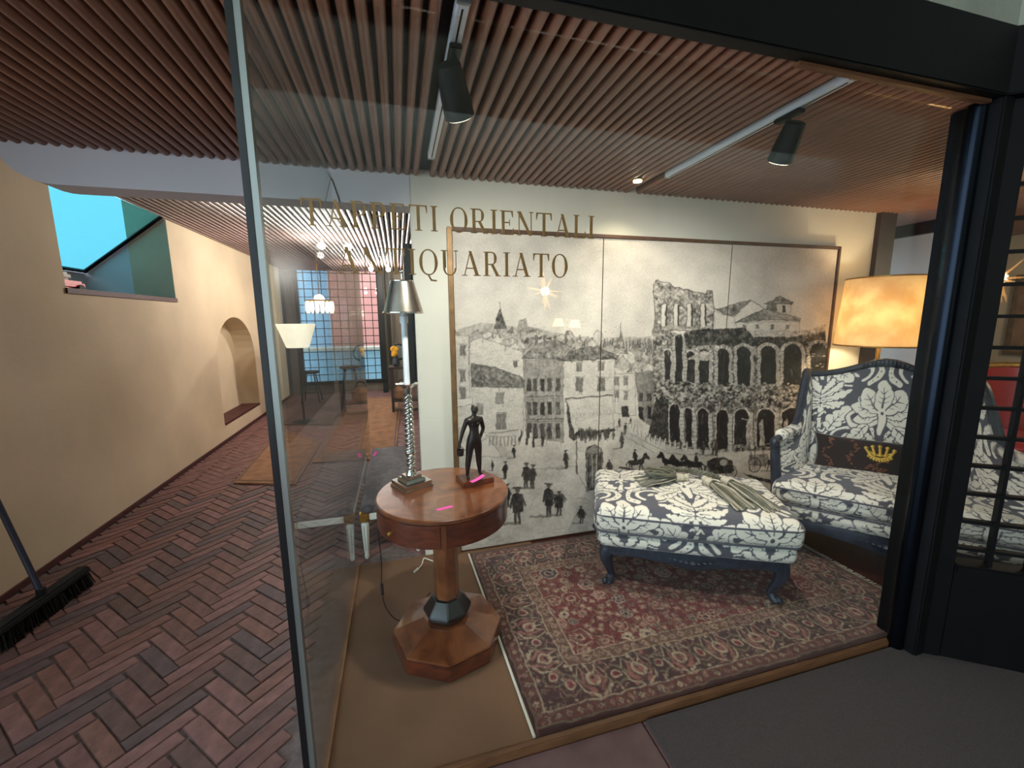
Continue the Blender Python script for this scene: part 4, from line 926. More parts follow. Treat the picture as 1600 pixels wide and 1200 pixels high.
piping(cs, [(x*CW, -.006-.022*math.sin(PI*x), .358) for x in np.linspace(.01, .99, 22)])
topz = lambda s: 1.10+.075*np.exp(-((s-.5)/.20)**2)-.02*np.cos(2*PI*s)*np.abs(2*s-1)+.0*s
def back_f(S, T):
    s = S; zt = topz(s); z = .40+(zt-.40)*T; x = .17+(CW-.34)*s; curve = .06*(2*s-1)**2; y = .56+.09*T-curve
    return np.stack([x, y, z], 1), np.stack([0*s, 0*s-1, 0*s+.12], 1)
puff('back_panel', M['damask'], None, back_f, lambda S, T: damask(.36+.86*(S-.5), .72*T+.02, (0, .06)), 210, 190, .045, ch)
def wing_f(sgn):
    def f(S, T):    # S from back (0) to front (1)
        zt = 1.11-.36*(1/(1+np.exp(-(S-.46)*13)))-.02*S; z = .40+(zt-.40)*T; bw_ = .53
        y = .60+.06*T-bw_*S; xo = .155-.145*S**2.2+.01*np.sin(PI*S); x = np.where(sgn > 0, CW-xo, xo)-sgn*-.03*T*S
        return np.stack([x, y, z], 1), np.stack([0*S-sgn, 0*S-.15, 0*S], 1)
    return f
for sg in (-1, 1): puff('wing', M['damask'], None, wing_f(sg), lambda S, T: damask(.58*S, .70*T, (.1, .1)), 120, 120, .042, ch)
def chair_frame(sg):
    X = lambda x: x if sg < 0 else CW-x
    mb = MB(); pts = [(X(.142-.00*0), .66, 1.105), (X(.142), .60, 1.11), (X(.135), .50, 1.06), (X(.118), .40, .93), (X(.096), .31, .80), (X(.050), .19, .745), (X(.004), .09, .735), (X(-.018), .045, .72)]
    P = spline(pts, 6); mb.tube(P, list(np.linspace(.024, .019, len(P))), 8); o = mb.build('wing_rail', M['slate_wood'], ch, smooth=True)
    v = MB().ball((X(-.014), .045, .715), .034, 12, 8, (.8, 1, 1)); v.tube(spline([(X(-.012), .05, .71), (X(-.002), .075, .60), (X(.012), .09, .47), (X(.022), .06, .35), (X(.03), .05, .25)], 5), list(np.linspace(.026, .034, 21)), 8)
    v.build('arm_post', M['slate_wood'], ch, smooth=True)
    MB().tube(spline([(X(.142), .665, 1.10), (X(.125), .67, .8), (X(.14), .68, .5), (X(.16), .70, .25)], 5), .026, 8).build('back_post', M['slate_wood'], ch, smooth=True)
    pa = MB().tube(spline([(X(.11), .34, .78), (X(.075), .25, .757), (X(.03), .14, .755), (X(.01), .10, .75)], 5), [.012]+[.034]*14+[.02], 10); me_o = pa.build('arm_pad', M['damask'], ch, smooth=True)
    co = np.array([v_.co[:] for v_ in me_o.data.vertices]); vcol(me_o.data, damask(co[:, 1]*1.5, co[:, 0]*1.5, (.1, .3)))
for sg in (-1, 1): chair_frame(sg)
S = np.linspace(0, 1, 40); P = [(.14+(CW-.28)*s, .65-.06*(2*s-1)**2, float(topz(np.array(s)))+.012) for s in S]
tr = MB().tube(P, list(.022+.010*np.exp(-((S-.5)/.12)**2)), 8).build('top_rail', M['slate_wood'], ch, smooth=True)
cv = MB()
for k in range(-6, 7):
    s = .5+k*.024; cv.ball((.14+(CW-.28)*s, .630, float(topz(np.array(s)))+.018-.001*abs(k)), .024-.0016*abs(k), 10, 7, (.9, .9, 1.2))
cv.build('carving', M['slate_wood'], tr, smooth=True)
# lumbar pillow
pl = thing('lumbar_pillow', 'dark brown velvet lumbar pillow with gold crown on the armchair seat', 'pillow', (2.225, 1.925, 0), CH)
PW, PH, lean = .64, .22, math.radians(22)
def pil_f(S, T):
    pin = 1-.05*np.sin(PI*S)*np.sin(PI*np.abs(T-.5)*2/2); x = .23+PW*S; zz = (T-.5)*PH*(1+.16*(2*S-1)**4)+.5*PH
    return np.stack([x+.02*(2*T-1)**2*(2*S-1), .415+zz*math.sin(lean), .497+zz*math.cos(lean)], 1), np.stack([0*S, 0*S-math.cos(lean), 0*S+math.sin(lean)], 1)
pm = puff('cover', M['velvet'], None, pil_f, lambda S, T: np.zeros((len(S), 3)), 50, 30, .055, pl)
def on_pil(s, t, lift=.0585):
    e = (math.sin(PI*s)**.35)*(math.sin(PI*t)**.35); p, n_ = pil_f(np.array([s]), np.array([t])); return Vector((p+n_*(.055*e+lift-.0555))[0])
cr = MB()
cc = .50
def pad(mb, s, t, r): mb.ball(on_pil(s, t, .056), r, 8, 6)
for k in range(13): pad(cr, cc-.08+.0133*k, .55-.10*(1-((k-6)/6)**2), .010); pad(cr, cc-.075+.0125*k, .62-.07*(1-((k-6)/6)**2), .008)
for k in range(9): pad(cr, cc-.085+.021*k, .50-.10*(1-((k-4)/4)**2), .010)
for a_, tt in ((-.105, .70), (-.055, .76), (0, .78), (.055, .76), (.105, .70)):
    for q in np.linspace(0, 1, 6): pad(cr, cc+a_*(.72+.28*q), .55+(tt-.55)*q, .010-.002*q)
    pad(cr, cc+a_, tt+.03, .012)
cr.build('crown', M['gold_thread'], pl, smooth=True)
em = MB(); R_ = random.Random(5)
for c0 in (.10, .29, .50, .72, .90):
    for k in range(34):
        t_ = R_.uniform(.08, .92) if c0 != .5 else R_.uniform(.08, .40); s_ = c0+.035*math.sin(t_*9+c0*5)+R_.uniform(-.02, .02)*(4 if c0 == .5 else 1)
        if .03 < s_ < .97: em.ball(on_pil(s_, t_, .0555), R_.uniform(.004, .009), 6, 4)
tag(em.build('embroidery', M['copper_thread'], pl, smooth=True), kind='stuff')

# ------------------------------------------------------------------ lamp behind the armchair
LX, LY = 3.36, 2.17
lm = thing('floor_lamp', 'lit floor lamp with wide parchment drum shade behind the armchair', 'lamp', (LX, LY, 0))
MB().lathe([(.15, 0), (.15, .02), (.06, .035), (.03, .06)], 28).build('base', M['gilt'], lm, smooth=True)
MB().lathe([(.013, .05), (.013, 1.30), (.022, 1.31), (.022, 1.36), (.013, 1.37), (.010, 1.50)], 16).build('pole', M['gilt'], lm, smooth=True)
m, t, b_ = nt('parchment shade'); N_ = t.nodes; L_ = t.links; N_.remove(b_)
df = N_.new('ShaderNodeBsdfDiffuse'); tl = N_.new('ShaderNodeBsdfTranslucent'); mx = N_.new('ShaderNodeMixShader'); mx.inputs[0].default_value = .40
tcn = N_.new('ShaderNodeTexCoord'); nz_ = N_.new('ShaderNodeTexNoise'); nz_.inputs['Scale'].default_value = 9; nz_.inputs['Detail'].default_value = 6; rp_ = N_.new('ShaderNodeValToRGB')
rp_.color_ramp.elements[0].position = .35; rp_.color_ramp.elements[0].color = (*lin((.90, .80, .62)), 1); rp_.color_ramp.elements[1].position = .65; rp_.color_ramp.elements[1].color = (*lin((.96, .90, .76)), 1)
L_.new(tcn.outputs['Object'], nz_.inputs[0]); L_.new(nz_.outputs[0], rp_.inputs[0])
for n_ in (df, tl): L_.new(rp_.outputs[0], n_.inputs[0])
L_.new(df.outputs[0], mx.inputs[1]); L_.new(tl.outputs[0], mx.inputs[2]); L_.new(mx.outputs[0], N_['Material Output'].inputs[0]); M['parchment'] = m
rs0, rs1 = .265, .235
sh = MB(); n = 56; V = []; F = []
for r, z in ((rs0, 1.29), (rs1, 1.77), (rs1-.003, 1.77), (rs0-.003, 1.29)):
    for k in range(n): V.append((r*math.cos(2*PI*k/n), r*math.sin(2*PI*k/n), z))
for i in range(4):
    for k in range(n): F.append((i*n+k, i*n+(k+1) % n, ((i+1) % 4)*n+(k+1) % n, ((i+1) % 4)*n+k))
sh.add(V, F); so = sh.build('shade', M['parchment'], lm, smooth=True)
for r, z in ((rs0+.001, 1.293), (rs1+.001, 1.767)): MB().tube([(r*math.cos(a), r*math.sin(a), z) for a in np.linspace(0, 2*PI, 49)], .005, 6, cap=False).build('shade_trim', M['gilt'], so, smooth=True)
MB().ball((0, 0, 1.56), .035, 14, 10).build('bulb', M['bulb'], lm, smooth=True)
def point(name, loc, power, col, r=.05, parent=None):
    l = bpy.data.lights.new(name, 'POINT'); l.energy = power; l.color = col; l.shadow_soft_size = r; o = bpy.data.objects.new(name, l); o.location = loc; link(o, parent); return o
def spot(name, loc, target, power, col, size=80, blend=.6, r=.03, parent=None):
    l = bpy.data.lights.new(name, 'SPOT'); l.energy = power; l.color = col; l.spot_size = math.radians(size); l.spot_blend = blend; l.shadow_soft_size = r
    o = bpy.data.objects.new(name, l); o.location = loc; o.rotation_euler = (Vector(target)-Vector(loc)).to_track_quat('-Z', 'Y').to_euler(); link(o); return o
point('floor_lamp_light', (0, 0, 1.46), 10, (1, .80, .52), .045, lm)

# ------------------------------------------------------------------ round pedestal table
TX, TY, TZ, TR = .16, 1.765, .745, .29
tt = thing('pedestal_table', 'round walnut burl pedestal table with one drawer and octagonal foot', 'table', (TX, TY, 0))
MB().lathe([(TR-.004, TZ-.020), (TR, TZ-.016), (TR, TZ-.004), (TR-.005, TZ)], 72).build('top', M['burl'], tt, smooth=True)
MB().lathe([(TR-.012, TZ-.122), (TR-.004, TZ-.118), (TR-.004, TZ-.022)], 72).build('drum', M['burl_dark'], tt, smooth=True)
def sector(a0, a1, r0, r1, z0, z1, n=20):
    mb = MB(); V = []; F = []
    for k in range(n+1):
        a = a0+(a1-a0)*k/n
        for r, z in ((r0, z0), (r1, z0), (r1, z1), (r0, z1)): V.append((r*math.cos(a), r*math.sin(a), z))
    for k in range(n):
        for i in range(4): F.append((k*4+i, k*4+(i+1) % 4, (k+1)*4+(i+1) % 4, (k+1)*4+i))
    F += [(0, 1, 2, 3), (n*4+3, n*4+2, n*4+1, n*4)]; return mb.add(V, F)
R_ = math.radians
dw = sector(R_(-168), R_(-99), TR-.03, TR+.0005, TZ-.108, TZ-.028).build('drawer', M['burl_dark'], tt, bevel=.0015)
a_ = R_(-139); kb = MB().tube([((TR-.002)*math.cos(a_), (TR-.002)*math.sin(a_), TZ-.068), ((TR+.016)*math.cos(a_), (TR+.016)*math.sin(a_), TZ-.068)], [.004, .004], 10); kb.ball(((TR+.017)*math.cos(a_), (TR+.017)*math.sin(a_), TZ-.068), .009, 12, 8); kb.build('knob', M['gilt'], dw, smooth=True)
sector(R_(-98), R_(-94), TR-.02, TR-.001, TZ-.118, TZ-.022, 3).build('stile', M['burl'], tt)
oc = lambda r, ph=0: [(r*math.cos(2*PI*k/8+ph), r*math.sin(2*PI*k/8+ph)) for k in range(8)]
ph8 = R_(-118+22.5)
MB().prism(oc(.058, ph8), .22, TZ-.118, .97).build('column', M['burl'], tt, bevel=.003)
MB().lathe([(.060, .125), (.085, .128), (.112, .165), (.112, .178), (.070, .232), (.062, .236)], 8, ph=ph8).build('collar', M['ebony'], tt, bevel=.003)
MB().prism(oc(.252, ph8), 0, .072).build('foot', M['burl_dark'], tt, bevel=.004)
MB().lathe([(.252, .0725), (.252, .080), (.110, .128), (.06, .129)], 8, ph=ph8).build('foot_top', M['burl'], tt, bevel=.003)
# neon stickers
def sticker(label, loc, rz, w=.068, d=.018, tilt=0, lift=0):
    n = 8; mb = MB(); V = []; F = []
    for k in range(n+1):
        s = k/n; z = lift*(s**2)
        for y in (-d/2, d/2):
            for e in (0, .0006): V.append(((s-.5)*w, y, z+e))
    for k in range(n):
        a, b = k*4, k*4+4; F += [(a, b, b+2, a+2), (a+1, a+3, b+3, b+1), (a, a+1, b+1, b), (a+2, b+2, b+3, a+3)]
    F += [(0, 2, 3, 1), (n*4, n*4+1, n*4+3, n*4+2)]
    o = mb.add(V, F).build('sticker', M['pink'], smooth=False); o.location = loc; o.rotation_euler = (0, 0, rz); return tag(o, label, 'sticker', 'neon price stickers')
sticker('neon pink sticker lying flat on the round table top', (.147, 1.584, TZ), R_(14))
sticker('neon pink sticker curling up on the bronze figure base', (.318, 1.775, TZ+.0260), R_(28), .075, .022, lift=.014)

# silver candlestick lamp
CX, CY = .026, 1.862
cl = thing('candlestick_lamp', 'silver twisted candlestick lamp with candle and metal shade on round table', 'lamp', (CX, CY, TZ), R_(28)); cl.scale = (1.06, 1.06, 1.06)
sq = lambda r: [(r, r), (-r, r), (-r, -r), (r, -r)]
MB().prism(sq(.068), 0, .008).prism(sq(.064), .008, .026).prism(sq(.046), .026, .040, .9).prism(sq(.033), .040, .052).build('base', M['silver'], cl, bevel=.002)
tw = MB(); n, mz = 24, 110; V = []; F = []
for j in range(mz):
    z = .052+(.405-.052)*j/(mz-1); env = .0145+.003*math.sin(PI*j/mz)
    if j < 6: env = .024-.0012*j
    if 28 < j < 33: env = .022
    for k in range(n): a = 2*PI*k/n; r = env*(1+.26*math.cos(3*(a-z*95))) if j > 8 and not 28 < j < 33 else env; V.append((r*math.cos(a), r*math.sin(a), z))
for j in range(mz-1):
    for k in range(n): F.append((j*n+k, j*n+(k+1) % n, (j+1)*n+(k+1) % n, (j+1)*n+k))
tw.add(V, F); tw.build('twisted_column', M['silver'], cl, smooth=True, auto=2)
MB().lathe([(.012, .400), (.016, .415), (.018, .430), (.030, .440), (.046, .446), (.048, .450), (.040, .452), (.016, .452)], 28).build('drip_pan', M['silver'], cl, smooth=True)
MB().lathe([(.0125, .450), (.0125, .700), (.011, .706), (.004, .708)], 18).build('candle', M['wax'], cl, smooth=True)
MB().lathe([(.017, .700), (.017, .728), (.014, .73), (.010, .76)], 18).build('lamp_holder', M['white_metal'], cl, smooth=True)
V = []; F = []; sh = MB(); n = 40
for r, z in ((.080, .742), (.046, .868), (.044, .868), (.078, .742)):
    for k in range(n): V.append((r*math.cos(2*PI*k/n), r*math.sin(2*PI*k/n), z))
for i in range(4):
    for k in range(n): F.append((i*n+k, i*n+(k+1) % n, ((i+1) % 4)*n+(k+1) % n, ((i+1) % 4)*n+k))
so = sh.add(V, F).build('shade', M['pewter'], cl, smooth=True)
for r, z in ((.080, .743), (.046, .867)): MB().tube([(r*math.cos(a), r*math.sin(a), z) for a in np.linspace(0, 2*PI, 41)], .003, 6, cap=False).build('shade_rim', M['silver'], so, smooth=True)
fn = MB().tube([(0, 0, .755), (0, 0, .90)], .003, 6); fn.ball((0, 0, .905), .008, 10, 7); fn.tube([(-.044, 0, .862), (.044, 0, .862)], .002, 5); fn.build('finial', M['silver'], cl, smooth=True)

# bronze statuette
st = thing('statuette', 'dark bronze standing figure holding a small basket on wooden base', 'statuette', (.314, 1.826, TZ), R_(12)); st.scale = (1.05, 1.05, 1.05)
MB().box(-.072, .072, -.054, .054, 0, .024).build('base', M['burl_dark'], st, bevel=.003)
J = {}
def skin_body(name, nodes, edges, mt, parent, root, sub=2):
    me = bpy.data.meshes.new(name); keys = list(nodes); me.from_pydata([nodes[k][0] for k in keys], [(keys.index(a), keys.index(b)) for a, b in edges], [])
    o = link(bpy.data.objects.new(name, me), parent); md = o.modifiers.new('skin', 'SKIN'); md.use_smooth_shade = True
    for i, k in enumerate(keys):
        r = nodes[k][1]; me.skin_vertices[0].data[i].radius = r if hasattr(r, '__len__') else (r, r); me.skin_vertices[0].data[i].use_root = (k == root)
    sd = o.modifiers.new('smooth', 'SUBSURF'); sd.levels = sub; sd.render_levels = sub
    dg = bpy.context.evaluated_depsgraph_get(); new = bpy.data.meshes.new_from_object(o.evaluated_get(dg)); o.modifiers.clear(); o.data = new; new.materials.clear(); new.materials.append(mt); return o
z0 = .024
N_ = dict(
    pelvis=((0, 0, z0+.172), (0.0317, 0.0232)), belly=((.001, -.002, z0+.196), (0.0281, 0.0207)), waist=((.003, 0, z0+.214), (0.0238, 0.0177)), chest=((.003, .001, z0+.244), (0.0305, 0.0214)), upper=((.002, .002, z0+.262), (0.0268, 0.0171)),
    neck=((.003, .001, z0+.276), 0.0104), neck2=((.004, -.001, z0+.288), 0.0098), chin=((.005, -.005, z0+.297), (0.0128, 0.0146)), head=((.005, -.003, z0+.310), (0.0165, 0.0201)), crown=((.005, 0, z0+.322), (0.0116, 0.0134)),
    shL=((-.031, .002, z0+.260), 0.0128), elL=((-.054, -.003, z0+.210), 0.0092), wrL=((-.070, -.010, z0+.165), 0.0067), haL=((-.073, -.012, z0+.152), (0.0073, 0.0049)),
    shR=((.036, .003, z0+.260), 0.0128), elR=((.053, .014, z0+.212), 0.0092), wrR=((.035, .012, z0+.172), 0.0071), haR=((.029, .008, z0+.160), (0.0073, 0.0061)),
    hipL=((-.017, 0, z0+.152), 0.0226), knL=((-.028, -.004, z0+.086), 0.0140), caL=((-.030, .002, z0+.062), 0.0140), anL=((-.033, .002, z0+.016), 0.0079), heL=((-.033, .004, z0+.007), 0.0073), toL=((-.036, -.024, z0+.005), (0.0104, 0.0061)),
    hipR=((.018, 0, z0+.152), 0.0226), knR=((.023, .004, z0+.086), 0.0140), caR=((.026, .010, z0+.062), 0.0140), anR=((.030, .012, z0+.016), 0.0079), heR=((.030, .014, z0+.007), 0.0073), toR=((.035, -.012, z0+.005), (0.0104, 0.0061)))
E_ = [('pelvis', 'belly'), ('belly', 'waist'), ('waist', 'chest'), ('chest', 'upper'), ('upper', 'neck'), ('neck', 'neck2'), ('neck2', 'chin'), ('chin', 'head'), ('head', 'crown'),
      ('upper', 'shL'), ('shL', 'elL'), ('elL', 'wrL'), ('wrL', 'haL'), ('upper', 'shR'), ('shR', 'elR'), ('elR', 'wrR'), ('wrR', 'haR')]
for s in 'LR': E_ += [('pelvis', 'hip'+s), ('hip'+s, 'kn'+s), ('kn'+s, 'ca'+s), ('ca'+s, 'an'+s), ('an'+s, 'he'+s), ('he'+s, 'to'+s)]
# finger chains
for s, bx, by, bz in (('L', -.073, -.012, z0+.152), ('R', .029, .008, z0+.160)):
    for i in range(4):
        k = 'f%s%d' % (s, i); off = (i-1.5)*.0032; N_[k+'a'] = ((bx-.001, by+off, bz-.007), .0017); N_[k+'b'] = ((bx+.004 if s == 'L' else bx-.004, by+off, bz-.013+abs(i-1.3)*.0012), .0014); E_ += [('ha'+s, k+'a'), (k+'a', k+'b')]
    k = 't'+s; N_[k] = ((bx+(.006 if s == 'L' else -.006), by-.006, bz-.004), .0018); E_.append(('ha'+s, k))
body = skin_body('figure', N_, E_, M['bronze'], st, 'pelvis')
fc = MB()     # bust, nose, eyes, lips, ears cast with the figure
for sx in (-1, 1): fc.ball((.003+sx*.0115, -.0135, z0+.243), .0095, 12, 8); fc.ball((.005+sx*.0058, -.0172, z0+.311), .0022, 8, 6); fc.ball((.005+sx*.0135, -.001, z0+.308), .0035, 8, 6, (.5, 1, 1.4)); fc.ball((.002+sx*.012, .0095, z0+.158), .0145, 12, 8)
fc.tube([(.005, -.0165, z0+.312), (.005, -.0205, z0+.305), (.005, -.0175, z0+.304)], .0018, 6); fc.tube([(.001, -.0172, z0+.2995), (.005, -.0185, z0+.2995), (.009, -.0172, z0+.2995)], .0012, 5)
fc.ball((.005, .014, z0+.315), .0085, 10, 8)
me2 = mesh_from('x', fc.V, fc.F, True); bm = bmesh.new(); bm.from_mesh(body.data); bm.from_mesh(me2); bmesh.ops.recalc_face_normals(bm, faces=bm.faces)
for f in bm.faces: f.smooth = True
bm.to_mesh(body.data); bm.free()
bk = MB().lathe([(.010, z0+.110), (.014, z0+.112), (.017, z0+.138), (.0155, z0+.138), (.012, z0+.116)], 16, (-.069, -.012), cap=True)
for q in range(5): bk.tube([(-.069+(.0125+.001*q)*math.cos(a), -.012+(.0125+.001*q)*math.sin(a), z0+.114+.0055*q) for a in np.linspace(0, 2*PI, 17)], .0013, 5, cap=False)
bo = bk.build('basket', M['bronze'], st, smooth=True); MB().tube([(-.069+.0155*math.cos(a), -.012, z0+.137+.012*math.sin(a)) for a in np.linspace(0, PI, 11)], .0014, 5).build('handle', M['bronze'], bo, smooth=True)

# cords
cd = thing('lamp_cord', 'thin brown lamp cord with inline switch hanging from round table', 'cord', (0, 0, 0))
cp = spline([(-.127, 1.84, TZ-.13), (-.135, 1.88, .52), (-.133, 1.92, .35), (-.14, 1.94, .20), (-.125, 1.95, .08), (-.06, 1.94, .006), (.03, 2.03, .004), (.10, 2.12, .004)], 8)
MB().tube(cp, .0028, 6).build('cable', M['cord_brown'], cd, smooth=True); MB().tube([(-.1395, 1.939, .225), (-.138, 1.941, .165)], .008, 8).build('switch', M['cord_brown'], cd, smooth=True)
wc = thing('white_cord', 'short white cord with plug lying on brown carpet behind table', 'cord', (0, 0, 0))
MB().tube(spline([(.14, 2.42, .004), (.11, 2.44, .01), (.085, 2.44, .02), (.07, 2.40, .008), (.045, 2.36, .005)], 6), .0035, 6).build('cable', M['cord_white'], wc, smooth=True)
MB().tube([(.045, 2.36, .008), (.02, 2.33, .008)], [.008, .006], 8).build('plug', M['cord_white'], wc, smooth=True)

# ------------------------------------------------------------------ white and gilt bench in the passage behind the glass
bx0, bx1, by0, by1 = XS+.02, .085, 2.55, 3.80
bn = thing('upholstered_bench', 'white and gilt bench with dark grey damask seat beside side glass', 'bench', (bx0, by0, 0)); bw_, bd_ = bx1-bx0, by1-by0
for x in (.028, bw_-.028):
    for y in (.028, bd_-.028):
        lg = MB().lathe([(.010, .0), (.016, .018), (.012, .034), (.015, .05), (.024, .235), (.019, .245), (.024, .258)], 14, (x, y)).build('leg', M['white_gold_wood'], bn, smooth=True)
        for q in range(7): a = 2*PI*q/7; MB().tube([(x+.0155*math.cos(a), y+.0155*math.sin(a), .06), (x+.0235*math.cos(a), y+.0235*math.sin(a), .228)], .002, 4).build('flute', M['steel'], lg)
        MB().box(x-.028, x+.028, y-.028, y+.028, .256, .312).build('corner_block', M['gilt'], bn, bevel=.005)
for b_ in ((.055, bw_-.055, .006, .042, .264, .306), (.055, bw_-.055, bd_-.042, bd_-.006, .264, .306), (.006, .042, .055, bd_-.055, .264, .306), (bw_-.042, bw_-.006, .055, bd_-.055, .264, .306)): MB().box(*b_).build('rail', M['white_gold_wood'], bn, bevel=.006)
g1, g0 = np.array(lin((.36, .33, .34))), np.array(lin((.25, .23, .24)))
cushion('seat', M['grey_damask'], (bw_-.012, bd_-.012, .06), .028, .008, lambda u, v: damask(u*.9, v*.9, (.1, .1), g1, g0), bn, lambda V, w, d, h: V+np.array([.006, .006, 0]), .300)
for i, (s, y) in enumerate(((-1, .98),)): sticker('neon pink sticker on the dark grey bench seat by the glass', (bx0+.045, by0+1.02, .362), R_(70), .06, .025, lift=.02)

# ------------------------------------------------------------------ track lights
def track(label, x, y0, y1, hy, hz_rot, tilt):
    t = thing('light_track', label, 'light track', (x, 0, ZC), 0, None)
    MB().box(-.017, .017, y0, y1, -.012, .022).build('rail', M['white_metal'], t, bevel=.003); MB().box(-.0025, .0025, y0+.02, y1-.02, -.0130, -.011).build('groove', M['black'], t)
    for yy in (y0, y1): MB().box(-.018, .018, yy-.006, yy+.006, -.014, .022).build('end_cap', M['steel'], t, bevel=.002)
track('white light track nearest the glass edge on slatted ceiling', .20, YF-.04, 2.21, 1.38, 0, 0)
track('white light track above the ottoman on slatted ceiling', 1.52, YF-.04, 2.165, 1.45, 0, 0)
def track_head(label, loc, tgt, s=1.0):
    t = thing('track_spotlight', label, 'spotlight', loc)
    MB().box(-.018, .018, -.055, .055, -.030, -.0145).build('adapter', M['black'], t, bevel=.003); MB().tube([(0, 0, -.03), (0, 0, -.07)], .009, 10).build('stem', M['black'], t, smooth=True)
    d = (Vector(tgt)-Vector(loc)-Vector((0, 0, -.12))).normalized(); q = d.to_track_quat('Z', 'Y')
    hd = MB().lathe([(.022, -.080), (.036, -.074), (.044, .0), (.047, .060), (.044, .062)], 20, cap=True)
    o = hd.build('housing', M['black'], t, smooth=True); o.location = (0, 0, -.125); o.rotation_euler = q.to_euler()
    ln = MB().lathe([(.041, .0625), (.041, .0635)], 20).build('lens', M['bulb_dim'], o)
    yk = MB().tube([(0, 0, -.07), (.0, .0, -.085)], .012, 8).build('yoke', M['black'], t, smooth=True)
    spot('spot_lamp', Vector(loc)+Vector((0, 0, -.125))+d*.085, tgt, SPOT_POWER, (1, .95, .87), 130, .9, .03)
M['bulb_dim'] = mat('spot lens', (1, .95, .85), .4, emit=(1, .93, .80), estr=4); SPOT_POWER = 34
track_head('black track spotlight hanging near the candlestick', (.20, 1.36, ZC), (.75, 2.40, .9))
track_head('black track spotlight hanging above the ottoman', (1.52, 1.40, ZC), (1.75, 2.40, .7))
dl = thing('downlight', 'small lit downlight in slatted ceiling near picture wall', 'ceiling light', (1.395, 2.27, ZC))
MB().lathe([(.030, -.004), (.034, .0), (.030, .004)], 20).build('ring', M['gilt'], dl, smooth=True); MB().lathe([(.024, -.010), (.024, -.004)], 18).build('lens', M['bulb'], dl); spot('downlight_lamp', (1.395, 2.27, ZC-.02), (1.395, 2.30, 0), 5, (1, .85, .6), 120, .8, .02)

# ------------------------------------------------------------------ back room
for i, (x, y, lab) in enumerate(((-.86, 5.7, 'left bulb of the nearer pair of ceiling spots in back room'), (-.55, 5.7, 'right bulb of the nearer pair of ceiling spots in back room'), (-.42, 8.0, 'left bulb of the farther pair of ceiling spots in back room'), (-.12, 8.0, 'right bulb of the farther pair of ceiling spots in back room'))):
    t = thing('ceiling_spot', lab, 'spotlight', (x, y, ZB), 0, 'ceiling spots in back room')
    MB().tube([(0, 0, 0), (0, 0, -.05)], .02, 10).build('stem', M['white_metal'], t); MB().ball((0, 0, -.085), .042, 14, 10).build('bulb', M['bulb'], t, smooth=True)
    point('ceiling_spot_light', (x, y-.02, ZB-.20), 24, (1, .94, .88), .04)
chn = thing('chandelier', 'small glowing crystal chandelier hanging in the back room', 'chandelier', (-1.05, 6.4, 0))
MB().tube([(0, 0, 2.5), (0, 0, 1.85)], .006, 6).build('rod', M['gilt'], chn); MB().tube([(.17*math.cos(a), .17*math.sin(a), 1.78) for a in np.linspace(0, 2*PI, 25)], .01, 6).build('ring', M['gilt'], chn)
drop = None
for k in range(16):
    a = 2*PI*k/16
    if drop is None: drop = MB().lathe([(.003, 0), (.016, -.03), (.018, -.12), (.002, -.17)], 6).build('crystal', M['bulb_dim'], chn); o = drop
    else: o = copy_part(drop, chn)
    o.location = (.17*math.cos(a), .17*math.sin(a), 1.775)
MB().ball((0, 0, 1.80), .07, 12, 8).build('bulb', M['bulb_dim'], chn, smooth=True)
fl2 = thing('floor_lamp', 'white cone shade floor lamp standing in the back room', 'lamp', (-1.42, 6.6, 0))
MB().lathe([(.16, 0), (.16, .02), (.02, .04)], 20).build('base', M['black'], fl2, smooth=True); MB().tube([(0, 0, .03), (0, 0, 1.2)], .014, 8).build('pole', M['black'], fl2, smooth=True); MB().lathe([(.15, 1.12), (.26, 1.46), (.255, 1.46), (.145, 1.12)], 28, cap=False).build('shade', shade_mat('lit white shade', (.95, .93, .86), (1, .95, .85), .9), fl2, smooth=True)
for nm, lab, mt, q in (('floor_rug', 'tan rug on back room floor straight behind the bench', 'tan_rug', [(-.95, 4.6), (-.10, 4.5), (.0, 8.2), (-.95, 8.4)]), ('floor_rug', 'beige rug laid askew on back room floor nearer the left wall', 'tan_rug', [(-1.55, 4.2), (-.98, 4.0), (-.99, 5.4), (-1.65, 6.2)]), ('floor_rug', 'mauve rug on back room floor between the two tan rugs and window', 'mauve_rug', [(-1.75, 6.5), (-1.0, 6.3), (-1.0, 8.6), (-1.75, 8.6)])):
    r = thing(nm, lab, 'rug', (0, 0, .004)); MB().prism(q, 0, .012).build('pile', M[mt], r); q2 = [(np.mean([a for a, b in q])+(x-np.mean([a for a, b in q]))*.93, np.mean([b for a, b in q])+(y-np.mean([b for a, b in q]))*.93) for x, y in q]; MB().tube([(*p, .013) for p in q2+q2[:1]], .012, 4, flat=.2).build('border', M['frame_brown'], r)
def stool(label, x, y, h, name='bar_stool'):
    t = thing(name, label, 'stool', (x, y, 0)); MB().lathe([(.15, h), (.17, h+.015), (.16, h+.04), (.05, h+.045)], 20).build('seat', M['black'], t, smooth=True)
    for k in range(4): a = PI/4+k*PI/2; MB().tube([(.10*math.cos(a), .10*math.sin(a), h), (.22*math.cos(a), .22*math.sin(a), 0)], .012, 6).build('leg', M['black'], t)
    MB().tube([(.17*math.cos(a), .17*math.sin(a), h*.4) for a in np.linspace(0, 2*PI, 17)], .008, 5).build('ring', M['black'], t)
stool('black four-legged stool before the far gridded window', -.85, 7.6, .68); stool('black four-legged stool left of the chandelier before far window', -1.6, 8.2, .55)
fs = thing('display_stand', 'dark wooden stand with lower shelf at the right of back room', 'stand', (.08, 7.0, 0))
for sx in (-.22, .22):
    for sy in (-.15, .15): MB().box(sx-.02, sx+.02, sy-.02, sy+.02, 0, .72).build('leg', M['dark_wood'], fs)
